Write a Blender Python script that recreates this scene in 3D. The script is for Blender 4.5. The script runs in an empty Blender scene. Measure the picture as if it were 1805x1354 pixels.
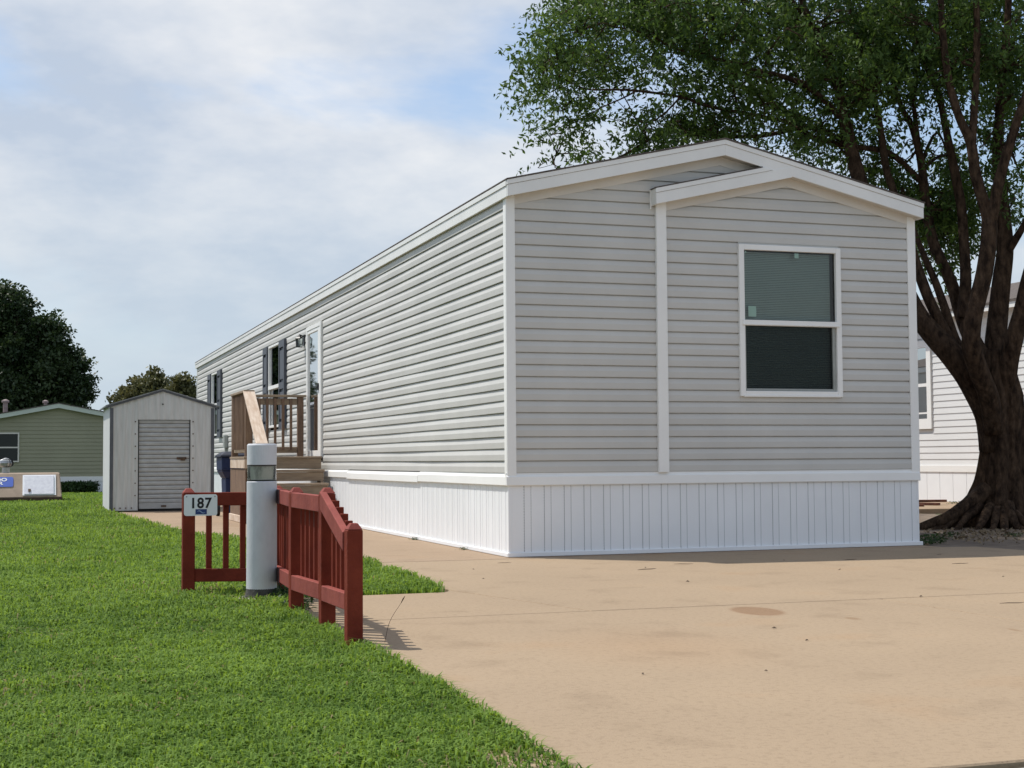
import bpy, bmesh, math, random
import numpy as np
from mathutils import Vector, Matrix, noise as mnoise
random.seed(7); rng = np.random.default_rng(7)
S = bpy.context.scene
COL = S.collection

# ------------------------------------------------------------------ camera
F_PX, IW, IH = 2557.383, 1805.0, 1354.0
CAM = np.array([-4.0575, -12.2081, 0.8647])
RIGHT = np.array([0.94828378, -0.31735138, -0.00678062])
UP = np.array([-0.01005966, -0.0513964, 0.99862766])
FWD = np.array([0.31726437, 0.9469142, 0.05193082])
cd = bpy.data.cameras.new('camera'); cam = bpy.data.objects.new('camera', cd); COL.objects.link(cam)
cd.sensor_width = 36.0; cd.lens = F_PX / IW * 36.0; cd.clip_start = 0.1; cd.clip_end = 2000
mw = Matrix.Identity(4)
for i in range(3):
    mw[i][0] = RIGHT[i]; mw[i][1] = UP[i]; mw[i][2] = -FWD[i]; mw[i][3] = CAM[i]
cam.matrix_world = mw
S.camera = cam

def at(x, y, D):
    "surveyed point: photo column, row and metres along the view axis -> place in the world"
    return Vector(CAM + D * (FWD + RIGHT * ((x - IW / 2) / F_PX) - UP * ((y - IH / 2) / F_PX)))

# ------------------------------------------------------------------ light
SUN_EL, SUN_AZ = math.radians(60), math.radians(-48)      # azimuth clockwise from +Y
sdir = Vector((math.sin(SUN_AZ) * math.cos(SUN_EL), math.cos(SUN_AZ) * math.cos(SUN_EL), math.sin(SUN_EL)))
ld = bpy.data.lights.new('sun', 'SUN'); ld.energy = 3.65; ld.angle = math.radians(0.5); ld.color = (1.0, 0.955, 0.88)
sun = bpy.data.objects.new('sun', ld); COL.objects.link(sun)
sun.rotation_euler = (-sdir).to_track_quat('-Z', 'Y').to_euler()
sun.location = (0, 0, 50)

W = bpy.data.worlds.new('World'); S.world = W; W.use_nodes = True
nt = W.node_tree; nt.nodes.clear()
def N(t, **kw):
    n = nt.nodes.new(t)
    for k, v in kw.items(): setattr(n, k, v)
    return n
def L(a, b): nt.links.new(a, b)
out = N('ShaderNodeOutputWorld'); bg = N('ShaderNodeBackground'); bg.inputs['Strength'].default_value = 0.13
sky = N('ShaderNodeTexSky', sky_type='NISHITA'); sky.sun_disc = False
sky.sun_elevation = SUN_EL; sky.sun_rotation = SUN_AZ; sky.air_density = 1.0; sky.dust_density = 0.8; sky.ozone_density = 1.5
tc = N('ShaderNodeTexCoord'); sep = N('ShaderNodeSeparateXYZ'); L(tc.outputs['Generated'], sep.inputs[0])
zz = N('ShaderNodeMath', operation='MAXIMUM'); L(sep.outputs['Z'], zz.inputs[0]); zz.inputs[1].default_value = 0.0
za = N('ShaderNodeMath', operation='ADD'); L(zz.outputs[0], za.inputs[0]); za.inputs[1].default_value = 0.30
dx = N('ShaderNodeMath', operation='DIVIDE'); L(sep.outputs['X'], dx.inputs[0]); L(za.outputs[0], dx.inputs[1])
dy = N('ShaderNodeMath', operation='DIVIDE'); L(sep.outputs['Y'], dy.inputs[0]); L(za.outputs[0], dy.inputs[1])
cmb = N('ShaderNodeCombineXYZ'); L(dx.outputs[0], cmb.inputs[0]); L(dy.outputs[0], cmb.inputs[1]); cmb.inputs[2].default_value = 7.9
n1 = N('ShaderNodeTexNoise'); n1.inputs['Scale'].default_value = 1.15; n1.inputs['Detail'].default_value = 7; n1.inputs['Roughness'].default_value = 0.55; n1.inputs['Distortion'].default_value = 0.35
L(cmb.outputs[0], n1.inputs['Vector'])
r1 = N('ShaderNodeMapRange'); r1.inputs[1].default_value = 0.42; r1.inputs[2].default_value = 0.58; r1.inputs[3].default_value = 0.12; r1.inputs[4].default_value = 1.0; r1.interpolation_type = 'SMOOTHSTEP'
L(n1.outputs[0], r1.inputs[0])
n2 = N('ShaderNodeTexNoise'); n2.inputs['Scale'].default_value = 1.9; n2.inputs['Detail'].default_value = 6; n2.inputs['Roughness'].default_value = 0.6
L(cmb.outputs[0], n2.inputs['Vector'])
cr = N('ShaderNodeMapRange'); cr.inputs[1].default_value = 0.38; cr.inputs[2].default_value = 0.62; cr.inputs[3].default_value = 0.0; cr.inputs[4].default_value = 1.0
L(n2.outputs[0], cr.inputs[0])
cmix = N('ShaderNodeMix', data_type='RGBA'); cmix.inputs['A'].default_value = (3.45, 4.0, 4.85, 1); cmix.inputs['B'].default_value = (5.6, 5.72, 5.92, 1)
L(cr.outputs[0], cmix.inputs['Factor'])
sm = N('ShaderNodeMix', data_type='RGBA')
L(r1.outputs[0], sm.inputs['Factor']); L(sky.outputs[0], sm.inputs['A']); L(cmix.outputs['Result'], sm.inputs['B'])
hz = N('ShaderNodeMapRange'); hz.inputs[1].default_value = 0.0; hz.inputs[2].default_value = 0.26; hz.inputs[3].default_value = 0.9; hz.inputs[4].default_value = 0.0; hz.interpolation_type = 'SMOOTHSTEP'
L(zz.outputs[0], hz.inputs[0]); hm = N('ShaderNodeMix', data_type='RGBA'); hm.inputs['B'].default_value = (3.75, 4.4, 4.95, 1)
L(hz.outputs[0], hm.inputs['Factor']); L(sm.outputs['Result'], hm.inputs['A'])
L(hm.outputs['Result'], bg.inputs['Color']); L(bg.outputs[0], out.inputs[0])

vs = S.view_settings; vs.view_transform = 'Standard'; vs.look = 'None'; vs.gamma = 1; vs.exposure = 0.24; vs.use_curve_mapping = False
S.render.film_transparent = False
S.cycles.max_bounces = 8; S.cycles.transparent_max_bounces = 12

# ------------------------------------------------------------------ materials
def newmat(name):
    m = bpy.data.materials.new(name); m.use_nodes = True
    t = m.node_tree; t.nodes.clear()
    o = t.nodes.new('ShaderNodeOutputMaterial')
    return m, t, o
def mat(name, col, rough=0.6, var=0.08, scale=4.0, bump=0.0, bscale=60.0, col2=None, spec=0.4, metal=0.0, stretch=(1, 1, 1), detail=5, space='pos', ramp=(0.35, 0.7)):
    m, t, o = newmat(name)
    p = t.nodes.new('ShaderNodeBsdfPrincipled'); t.links.new(p.outputs[0], o.inputs[0])
    p.inputs['Roughness'].default_value = rough; p.inputs['Specular IOR Level'].default_value = spec; p.inputs['Metallic'].default_value = metal
    if space == 'pos':
        g = t.nodes.new('ShaderNodeNewGeometry'); src = g.outputs['Position']
    else:
        g = t.nodes.new('ShaderNodeTexCoord'); src = g.outputs['Object']
    mp = t.nodes.new('ShaderNodeMapping'); mp.inputs['Scale'].default_value = stretch; t.links.new(src, mp.inputs[0])
    n = t.nodes.new('ShaderNodeTexNoise'); n.inputs['Scale'].default_value = scale; n.inputs['Detail'].default_value = detail; n.inputs['Roughness'].default_value = 0.62
    t.links.new(mp.outputs[0], n.inputs['Vector'])
    r = t.nodes.new('ShaderNodeMapRange'); r.inputs[1].default_value = ramp[0]; r.inputs[2].default_value = ramp[1]; t.links.new(n.outputs[0], r.inputs[0])
    mx = t.nodes.new('ShaderNodeMix'); mx.data_type = 'RGBA'
    c2 = col2 if col2 else tuple(max(0, c * (1 - 2 * var)) for c in col)
    mx.inputs['A'].default_value = (*c2, 1); mx.inputs['B'].default_value = (*col, 1)
    t.links.new(r.outputs[0], mx.inputs['Factor']); t.links.new(mx.outputs['Result'], p.inputs['Base Color'])
    if bump:
        n2 = t.nodes.new('ShaderNodeTexNoise'); n2.inputs['Scale'].default_value = bscale; n2.inputs['Detail'].default_value = 4
        t.links.new(mp.outputs[0], n2.inputs['Vector'])
        b = t.nodes.new('ShaderNodeBump'); b.inputs['Strength'].default_value = bump; b.inputs['Distance'].default_value = 0.01
        t.links.new(n2.outputs[0], b.inputs['Height']); t.links.new(b.outputs[0], p.inputs['Normal'])
    m['mix'] = mx.name; m['bsdf'] = p.name
    return m
def glass(name, tint, gloss=0.02, boost=1.0):
    m, t, o = newmat(name)
    tr = t.nodes.new('ShaderNodeBsdfTransparent'); tr.inputs[0].default_value = (*tint, 1)
    gl = t.nodes.new('ShaderNodeBsdfGlossy'); gl.inputs['Roughness'].default_value = gloss
    fr = t.nodes.new('ShaderNodeFresnel'); fr.inputs['IOR'].default_value = 1.5
    mu = t.nodes.new('ShaderNodeMath'); mu.operation = 'MULTIPLY'; mu.inputs[1].default_value = boost; mu.use_clamp = True
    mx = t.nodes.new('ShaderNodeMixShader')
    t.links.new(fr.outputs[0], mu.inputs[0]); t.links.new(mu.outputs[0], mx.inputs[0]); t.links.new(tr.outputs[0], mx.inputs[1]); t.links.new(gl.outputs[0], mx.inputs[2]); t.links.new(mx.outputs[0], o.inputs[0])
    return m
def leafmat(name, dark, light, trans=0.35, rough=0.5, spec=0.3, straw=None):
    m, t, o = newmat(name)
    a = t.nodes.new('ShaderNodeAttribute'); a.attribute_name = 'tint'
    mx = t.nodes.new('ShaderNodeMix'); mx.data_type = 'RGBA'; mx.inputs['A'].default_value = (*dark, 1); mx.inputs['B'].default_value = (*light, 1)
    fac = a.outputs['Fac']; colout = mx.outputs['Result']
    k = t.nodes.new('ShaderNodeMapRange'); k.inputs[1].default_value = 0.0; k.inputs[2].default_value = 0.86 if straw else 1.0; t.links.new(fac, k.inputs[0])
    t.links.new(k.outputs[0], mx.inputs['Factor'])
    if straw:
        k2 = t.nodes.new('ShaderNodeMapRange'); k2.inputs[1].default_value = 0.93; k2.inputs[2].default_value = 0.97; t.links.new(fac, k2.inputs[0])
        m2 = t.nodes.new('ShaderNodeMix'); m2.data_type = 'RGBA'; t.links.new(k2.outputs[0], m2.inputs['Factor']); t.links.new(colout, m2.inputs['A']); m2.inputs['B'].default_value = (*straw, 1); colout = m2.outputs['Result']
    p = t.nodes.new('ShaderNodeBsdfPrincipled'); p.inputs['Roughness'].default_value = rough; p.inputs['Specular IOR Level'].default_value = spec
    tl = t.nodes.new('ShaderNodeBsdfTranslucent'); ms = t.nodes.new('ShaderNodeMixShader'); ms.inputs[0].default_value = trans
    hs = t.nodes.new('ShaderNodeHueSaturation'); hs.inputs['Hue'].default_value = 0.485; hs.inputs['Saturation'].default_value = 1.1; hs.inputs['Value'].default_value = 1.3
    t.links.new(colout, p.inputs['Base Color']); t.links.new(colout, hs.inputs['Color']); t.links.new(hs.outputs[0], tl.inputs[0])
    t.links.new(p.outputs[0], ms.inputs[1]); t.links.new(tl.outputs[0], ms.inputs[2]); t.links.new(ms.outputs[0], o.inputs[0])
    return m

M = {}
M['siding'] = mat('vinyl_siding_grey', (0.595, 0.585, 0.555), 0.5, 0.05, 1.3, 0.05, 180, spec=0.3)
M['trim'] = mat('vinyl_trim_white', (0.88, 0.875, 0.85), 0.45, 0.03, 2.0, 0.03, 90, spec=0.35)
M['fascia'] = mat('fascia_white', (0.83, 0.825, 0.80), 0.42, 0.05, 1.6, 0.04, 40, spec=0.4)
M['soffit'] = mat('soffit_cream', (0.72, 0.68, 0.62), 0.55, 0.05, 2.0)
M['skirt'] = mat('vinyl_skirting_white', (0.86, 0.875, 0.89), 0.45, 0.03, 1.5, 0.03, 60, spec=0.35)
M['slot'] = mat('vent_slot_dark', (0.10, 0.12, 0.14), 0.9, 0.1)
M['dark'] = mat('dark_interior', (0.03, 0.03, 0.03), 0.9, 0.1)
M['shingle'] = mat('shingle_brown_grey', (0.15, 0.125, 0.11), 0.9, 0.25, 18, 0.6, 90)
M['dripmetal'] = mat('drip_edge_dark', (0.11, 0.09, 0.08), 0.6, 0.2, 6)
M['blind'] = mat('blind_white', (0.62, 0.64, 0.62), 0.6, 0.03, 3)
M['sticker'] = mat('window_sticker', (0.75, 0.83, 0.74), 0.6, 0.03)
M['glass'] = glass('window_glass', (0.74, 0.87, 0.86), 0.01, 1.3)
M['glass_side'] = glass('side_window_glass', (0.35, 0.42, 0.40), 0.01, 1.2)
M['glass_dark'] = glass('dark_window_glass', (0.25, 0.28, 0.30), 0.01, 0.7)
M['glass_clear'] = glass('clear_glass', (0.86, 0.9, 0.88), 0.02, 1.3)
M['screen'] = glass('insect_screen', (0.40, 0.42, 0.42), 0.5, 0.3)
M['shutter'] = mat('shutter_slate', (0.085, 0.092, 0.112), 0.5, 0.08, 6)
M['black'] = mat('black_metal', (0.02, 0.02, 0.02), 0.4, 0.1, 8)
M['greybox'] = mat('grey_box_metal', (0.36, 0.38, 0.36), 0.5, 0.1, 5)
M['wood'] = mat('weathered_deck_wood', (0.37, 0.285, 0.20), 0.8, 0.2, 3.0, 0.35, 26, col2=(0.23, 0.17, 0.12), stretch=(1.2, 9, 9), ramp=(0.3, 0.72))
M['wood_y'] = mat('weathered_deck_wood_lengthwise', (0.37, 0.285, 0.20), 0.8, 0.2, 3.0, 0.35, 26, col2=(0.23, 0.17, 0.12), stretch=(9, 1.2, 9), ramp=(0.3, 0.72))
M['wood_z'] = mat('weathered_deck_post_wood', (0.27, 0.175, 0.115), 0.8, 0.2, 3.0, 0.35, 26, col2=(0.13, 0.08, 0.055), stretch=(9, 9, 1.2), ramp=(0.3, 0.72))
M['wood_sunlit'] = mat('pale_sunlit_wood', (0.70, 0.59, 0.49), 0.75, 0.15, 3.0, 0.2, 26, col2=(0.50, 0.37, 0.27), stretch=(9, 1.5, 2.5))  # deck wood paled for sunlit left boards and handrail, sunlight in the colour
M['red'] = mat('barn_red_paint', (0.215, 0.040, 0.022), 0.7, 0.15, 5, 0.3, 45, col2=(0.14, 0.024, 0.014), spec=0.12)
M['redlit'] = mat('barn_red_paint_sunlit', (0.29, 0.075, 0.058), 0.7, 0.15, 7, 0.25, 45, col2=(0.21, 0.05, 0.04), spec=0.15)  # lighter copy of the red: sunlight painted into the driveway rails and caps
M['redpatch'] = mat('dark_red_touch_up_paint', (0.07, 0.02, 0.022), 0.6, 0.1, 6)
M['sign'] = mat('sign_white', (0.76, 0.80, 0.79), 0.4, 0.04, 10)
M['ink'] = mat('sign_black_ink', (0.008, 0.008, 0.008), 0.5, 0.0)
M['signblue'] = mat('sign_blue', (0.018, 0.045, 0.16), 0.4, 0.05)
M['signwave'] = mat('sign_pale_blue', (0.30, 0.42, 0.62), 0.4, 0.05)
M['bollard'] = mat('bollard_white_paint', (0.60, 0.61, 0.635), 0.5, 0.05, 14, 0.15, 70, col2=(0.53, 0.54, 0.565), ramp=(0.25, 0.55), stretch=(1, 1, 0.5))
M['bollard_base'] = mat('bollard_bare_base', (0.10, 0.095, 0.085), 0.85, 0.3, 20, 0.5, 60)
M['bollardglass'] = glass('bollard_lens', (0.88, 0.89, 0.84), 0.12, 1.6)
M['reflector'] = mat('lamp_reflector_grey', (0.66, 0.67, 0.63), 0.4, 0.3, 16, col2=(0.26, 0.27, 0.25), stretch=(1, 1, 0.4), ramp=(0.35, 0.55))
M['concrete_old'] = mat('old_concrete', (0.36, 0.33, 0.28), 0.9, 0.2, 8, 0.4, 60)
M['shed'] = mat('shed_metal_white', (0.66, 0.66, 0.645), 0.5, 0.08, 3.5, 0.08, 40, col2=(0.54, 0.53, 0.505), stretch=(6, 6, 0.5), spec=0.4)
M['shedside_lit'] = mat('shed_sunlit_side_white', (0.74, 0.74, 0.72), 0.5, 0.06, 3.5, 0.08, 40, stretch=(6, 6, 0.5), spec=0.4)  # cleaner white than the front, lightened further for sun on the left wall
M['shedtrim'] = mat('shed_trim_grey', (0.12, 0.125, 0.14), 0.5, 0.12, 5)
M['sheddoor'] = mat('shed_roll_door', (0.48, 0.485, 0.48), 0.5, 0.08, 3, 0.06, 40, col2=(0.38, 0.38, 0.37), stretch=(2, 2, 4))
M['shedroof'] = mat('shed_roof_metal', (0.30, 0.31, 0.32), 0.45, 0.2, 4)
M['rust'] = mat('rusty_metal', (0.16, 0.10, 0.065), 0.8, 0.3, 30)
M['bin'] = mat('bin_navy_plastic', (0.012, 0.025, 0.085), 0.45, 0.1, 6)
M['binlid'] = mat('bin_lid_plastic', (0.018, 0.022, 0.04), 0.5, 0.1, 6)
M['greensiding'] = mat('sage_siding', (0.335, 0.325, 0.225), 0.7, 0.06, 0.8)
M['greentrim'] = mat('sage_fascia', (0.58, 0.63, 0.56), 0.5, 0.05, 1.5)
M['nbsiding'] = mat('neighbour_siding_white', (0.74, 0.74, 0.73), 0.5, 0.03, 1.0)
M['shelter'] = mat('tan_shelter_concrete', (0.40, 0.31, 0.235), 0.85, 0.12, 3, 0.2, 50)
M['shelterbase'] = mat('shelter_base_stain', (0.10, 0.065, 0.045), 0.9, 0.2, 6)
M['doorwhite'] = mat('white_door_paint', (0.75, 0.76, 0.80), 0.5, 0.07, 14, 0.1, 30, col2=(0.62, 0.62, 0.68))
M['signroyal'] = mat('shelter_sign_blue', (0.075, 0.14, 0.52), 0.5, 0.05)
M['white'] = mat('white_letters', (0.8, 0.82, 0.84), 0.5, 0.0)
M['galv'] = mat('galvanised_vent', (0.45, 0.46, 0.46), 0.35, 0.15, 12, metal=0.7)
M['ventpipe'] = mat('vent_pipe', (0.32, 0.25, 0.24), 0.7, 0.15, 10)
M['street'] = mat('street_concrete_grey', (0.33, 0.315, 0.28), 0.9, 0.1, 2.5, 0.3, 70)
M['dirt'] = mat('bare_dirt', (0.215, 0.165, 0.12), 0.95, 0.25, 3.0, 0.8, 30, col2=(0.12, 0.09, 0.07), detail=8)
M['scrap'] = mat('reddish_scrap_wood', (0.17, 0.065, 0.04), 0.85, 0.25, 9, 0.3, 40)
M['litter'] = mat('dry_litter', (0.10, 0.065, 0.04), 0.9, 0.3, 40)
M['leafdry'] = mat('dry_leaf', (0.32, 0.24, 0.15), 0.85, 0.3, 40)
M['grass'] = leafmat('grass_blades', (0.026, 0.082, 0.013), (0.225, 0.345, 0.066), 0.40, 0.6, 0.10, (0.28, 0.25, 0.12))
M['leaf_tree'] = leafmat('shade_tree_leaves', (0.016, 0.046, 0.013), (0.125, 0.200, 0.046), 0.38, 0.5, 0.22)
M['leaf_dark'] = leafmat('dark_tree_leaves', (0.014, 0.034, 0.013), (0.055, 0.085, 0.026), 0.22, 0.5)
M['leaf_olive'] = leafmat('olive_tree_leaves', (0.055, 0.065, 0.025), (0.17, 0.165, 0.065), 0.25, 0.5)
M['leaf_bush'] = leafmat('bush_leaves', (0.014, 0.035, 0.012), (0.06, 0.11, 0.03), 0.25, 0.5)
# bark
M['bark'] = mat('shade_tree_bark', (0.100, 0.064, 0.041), 0.9, 0.25, 7, 1.0, 11, col2=(0.022, 0.014, 0.010), stretch=(2.2, 2.2, 0.9), detail=9, spec=0.08, ramp=(0.36, 0.68))
M['bark_plain'] = mat('far_tree_bark', (0.10, 0.075, 0.055), 0.9, 0.25, 3)

for _n in M['bark'].node_tree.nodes:
    if _n.type == 'BUMP': _n.inputs['Distance'].default_value = 0.05
def concrete(name, base, dark):
    m = mat(name, base, 0.88, 0.1, 0.55, 0.22, 120, col2=dark, spec=0.25, detail=9, ramp=(0.3, 0.66))
    t = m.node_tree; mx = t.nodes[m['mix']]; p = t.nodes[m['bsdf']]
    g = t.nodes.new('ShaderNodeNewGeometry')
    def noise(sc, lo, hi, d=4, st=(1, 1, 1)):
        mp = t.nodes.new('ShaderNodeMapping'); mp.inputs['Scale'].default_value = st; t.links.new(g.outputs['Position'], mp.inputs[0])
        n = t.nodes.new('ShaderNodeTexNoise'); n.inputs['Scale'].default_value = sc; n.inputs['Detail'].default_value = d; t.links.new(mp.outputs[0], n.inputs['Vector'])
        r = t.nodes.new('ShaderNodeMapRange'); r.inputs[1].default_value = lo; r.inputs[2].default_value = hi; t.links.new(n.outputs[0], r.inputs[0]); return r.outputs[0]
    def mul(src, fac, colr, strength):
        k = t.nodes.new('ShaderNodeMath'); k.operation = 'MULTIPLY'; k.inputs[1].default_value = strength; t.links.new(fac, k.inputs[0])
        b = t.nodes.new('ShaderNodeMix'); b.data_type = 'RGBA'; b.blend_type = 'MULTIPLY'; t.links.new(k.outputs[0], b.inputs['Factor']); t.links.new(src, b.inputs['A']); b.inputs['B'].default_value = (*colr, 1); return b.outputs['Result']
    c = mx.outputs['Result']
    c = mul(c, noise(38, 0.50, 0.70, 6), (0.70, 0.68, 0.66), 0.5)        # fine grit
    c = mul(c, noise(2.6, 0.56, 0.74, 9), (0.72, 0.70, 0.68), 0.6); c = mul(c, noise(9, 0.62, 0.78, 8, (1.3, 0.9, 1)), (0.70, 0.67, 0.64), 0.3)       # grey scuffs
    c = mul(c, noise(1.1, 0.6, 0.72, 5), (0.95, 0.82, 0.70), 0.4)        # rusty blush
    c = mul(c, noise(110, 0.64, 0.72, 2), (0.45, 0.42, 0.40), 0.6)        # specks
    # one oval damp stain, long axis along the drive
    def stain(cx, cy, ax, ay, soft, colr, strength):
        nonlocal c
        mp = t.nodes.new('ShaderNodeMapping'); mp.vector_type = 'TEXTURE'
        mp.inputs['Location'].default_value = (cx, cy, 0); mp.inputs['Rotation'].default_value = (0, 0, -0.14); mp.inputs['Scale'].default_value = (ax, ay, 1e3)
        t.links.new(g.outputs['Position'], mp.inputs[0])
        ln = t.nodes.new('ShaderNodeVectorMath'); ln.operation = 'LENGTH'; t.links.new(mp.outputs[0], ln.inputs[0])
        r = t.nodes.new('ShaderNodeMapRange'); r.inputs[1].default_value = 1 + soft; r.inputs[2].default_value = 1 - soft; t.links.new(ln.outputs['Value'], r.inputs[0])
        c = mul(c, r.outputs[0], colr, strength)
    if 'drive' in name:
        stain(-0.13, -4.82, 0.135, 0.24, 0.12, (0.72, 0.60, 0.52), 0.9)
        stain(0.16, -5.35, 0.035, 0.06, 0.3, (0.75, 0.66, 0.58), 0.8)
        stain(0.62, -6.1, 0.02, 0.06, 0.4, (0.75, 0.66, 0.58), 0.8)
        stain(-1.3, -6.0, 0.35, 0.5, 0.8, (1.0, 0.88, 0.78), 0.4)
    t.links.new(c, p.inputs['Base Color'])
    return m
M['drive'] = concrete('drive_concrete_tan', (0.36, 0.27, 0.18), (0.32, 0.24, 0.161))
M['patio'] = concrete('patio_concrete_tan', (0.35, 0.255, 0.172), (0.30, 0.218, 0.148))

def lawnmat():
    m = mat('lawn_soil', (0.055, 0.085, 0.022), 0.95, 0.2, 1.2, 0.6, 60, col2=(0.035, 0.045, 0.018), detail=8)
    return m
M['lawn'] = lawnmat()

# ------------------------------------------------------------------ builders
ORG = {}
def link(o, parent=None):
    COL.objects.link(o)
    if parent is not None: o.parent = parent
    return o
def thing(name, label, cat, loc=(0, 0, 0), group=None, kind=None):
    o = bpy.data.objects.new(name, None); o.empty_display_size = 0.2; link(o); o.location = loc
    ORG[o.name] = Vector(loc)
    if label: o['label'] = label
    if cat: o['category'] = cat
    if group: o['group'] = group
    if kind: o['kind'] = kind
    return o
def org(p):
    while p is not None:
        if p.name in ORG: return ORG[p.name]
        p = p.parent
    return Vector((0, 0, 0))
class MB:
    def __init__(s): s.v = []; s.f = []; s.mi = []
    def add(s, vs_, fs, mi=0):
        k = len(s.v); s.v += [tuple(p) for p in vs_]; s.f += [tuple(k + i for i in q) for q in fs]; s.mi += [mi] * len(fs); return s
    def box(s, x0, x1, y0, y1, z0, z1, mi=0):
        vs_ = [(x, y, z) for z in (z0, z1) for y in (y0, y1) for x in (x0, x1)]
        return s.add(vs_, [(0, 2, 3, 1), (4, 5, 7, 6), (0, 1, 5, 4), (2, 6, 7, 3), (0, 4, 6, 2), (1, 3, 7, 5)], mi)
    def hexa(s, p, mi=0):   # 8 points: 4 bottom ring, 4 top ring
        return s.add(p, [(3, 2, 1, 0), (4, 5, 6, 7), (0, 1, 5, 4), (1, 2, 6, 5), (2, 3, 7, 6), (3, 0, 4, 7)], mi)
    def prism(s, poly, fn, a, b, mi=0):     # polygon (u,v) swept between a and b through fn(u,v,t)
        n = len(poly); vs_ = [fn(u, v, a) for u, v in poly] + [fn(u, v, b) for u, v in poly]
        fs = [tuple(range(n))[::-1], tuple(range(n, 2 * n))] + [(i, (i + 1) % n, n + (i + 1) % n, n + i) for i in range(n)]
        return s.add(vs_, fs, mi)
    def bar(s, p, q, w, h, up=(0, 0, 1), mi=0):
        p = Vector(p); q = Vector(q); d = (q - p).normalized(); upv = Vector(up)
        sd = d.cross(upv); sd = sd.normalized() if sd.length > 1e-6 else Vector((1, 0, 0)); u = sd.cross(d).normalized()
        ring = lambda c: [c - sd * w / 2 - u * h / 2, c + sd * w / 2 - u * h / 2, c + sd * w / 2 + u * h / 2, c - sd * w / 2 + u * h / 2]
        return s.hexa(ring(p) + ring(q), mi)
    def lathe(s, prof, n=24, c=(0, 0), mi=0, caps=True):
        vs_ = []; fs = []
        for r, z in prof:
            vs_ += [(c[0] + r * math.cos(2 * math.pi * i / n), c[1] + r * math.sin(2 * math.pi * i / n), z) for i in range(n)]
        for j in range(len(prof) - 1):
            fs += [(j * n + i, j * n + (i + 1) % n, (j + 1) * n + (i + 1) % n, (j + 1) * n + i) for i in range(n)]
        if caps: fs += [tuple(range(n))[::-1], tuple((len(prof) - 1) * n + i for i in range(n))]
        return s.add(vs_, fs, mi)
    def tube(s, pts, rads, n=8, mi=0, rough=0.0, lobes=None):
        pts = [Vector(p) for p in pts]; m = len(pts); k0 = len(s.v); t0 = None; vs_ = []
        ref = Vector((0.3, 1, 0.2)).normalized()
        for i, p in enumerate(pts):
            d = (pts[min(i + 1, m - 1)] - pts[max(i - 1, 0)]).normalized()
            a = ref - d * ref.dot(d); a = a.normalized(); b = d.cross(a); ref = a
            for j in range(n):
                th = 2 * math.pi * j / n; r = rads[i]
                if rough: r *= 1 + rough * mnoise.noise(Vector((p.x * 2.5 + math.cos(th) * 1.3, p.y * 2.5 + math.sin(th) * 1.3, p.z * 1.1)))
                if lobes: r *= lobes(i, th)
                vs_.append(p + a * (r * math.cos(th)) + b * (r * math.sin(th)))
        fs = [(i * n + j, i * n + (j + 1) % n, (i + 1) * n + (j + 1) % n, (i + 1) * n + j) for i in range(m - 1) for j in range(n)]
        fs += [tuple(range(n))[::-1], tuple((m - 1) * n + j for j in range(n))]
        return s.add(vs_, fs, mi)
    def mesh(s, name, mats, o=(0, 0, 0), smooth=False, bevel=0.0, recalc=True, seg=1):
        me = bpy.data.meshes.new(name); o = Vector(o)
        me.from_pydata([(p[0] - o.x, p[1] - o.y, p[2] - o.z) for p in s.v], [], s.f)
        for m in (mats if isinstance(mats, (list, tuple)) else [mats]): me.materials.append(m)
        if any(s.mi): me.polygons.foreach_set('material_index', s.mi)
        if recalc or bevel:
            b = bmesh.new(); b.from_mesh(me)
            bmesh.ops.recalc_face_normals(b, faces=b.faces)
            if bevel: bmesh.ops.bevel(b, geom=list(b.edges), offset=bevel, segments=seg, affect='EDGES', profile=0.5, clamp_overlap=True)
            b.to_mesh(me); b.free()
        if smooth: me.polygons.foreach_set('use_smooth', [True] * len(me.polygons))
        me.update(); return me
    def build(s, name, mats, parent=None, **kw):
        me = s.mesh(name, mats, org(parent), **kw); o = bpy.data.objects.new(name, me); return link(o, parent)
    def single(s, name, mats, label, cat, loc, group=None, kind=None, **kw):   # a thing that is one mesh
        me = s.mesh(name, mats, loc, **kw); o = bpy.data.objects.new(name, me); link(o); o.location = loc
        if label: o['label'] = label
        if cat: o['category'] = cat
        if group: o['group'] = group
        if kind: o['kind'] = kind
        return o
def place(name, me, parent, loc, rotz=0.0):
    o = bpy.data.objects.new(name, me); link(o, parent); o.location = Vector(loc) - org(parent); o.rotation_euler = (0, 0, rotz); return o
def np_mesh(name, V, F, mats, tint=None, smooth=False):
    me = bpy.data.meshes.new(name); V = np.asarray(V, np.float32); 
    me.vertices.add(len(V)); me.vertices.foreach_set('co', V.ravel())
    tot = sum(f.size for f in F); nl = np.concatenate([f.ravel() for f in F]).astype(np.int32)
    cnt = np.concatenate([np.full(len(f), f.shape[1]) for f in F]).astype(np.int32)
    me.loops.add(tot); me.loops.foreach_set('vertex_index', nl)
    st = np.zeros(len(cnt), np.int32); st[1:] = np.cumsum(cnt)[:-1]
    me.polygons.add(len(cnt)); me.polygons.foreach_set('loop_start', st)
    if smooth: me.polygons.foreach_set('use_smooth', np.ones(len(cnt), bool))
    if tint is not None:
        a = me.attributes.new('tint', 'FLOAT', 'POINT'); a.data.foreach_set('value', np.asarray(tint, np.float32))
    for m in (mats if isinstance(mats, (list, tuple)) else [mats]): me.materials.append(m)
    me.update(calc_edges=True); return me
fX = lambda u, v, t: (u, t, v)      # polygon in XZ swept along Y
fY = lambda u, v, t: (t, u, v)      # polygon in YZ swept along X
fZ = lambda u, v, t: (u, v, t)

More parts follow.
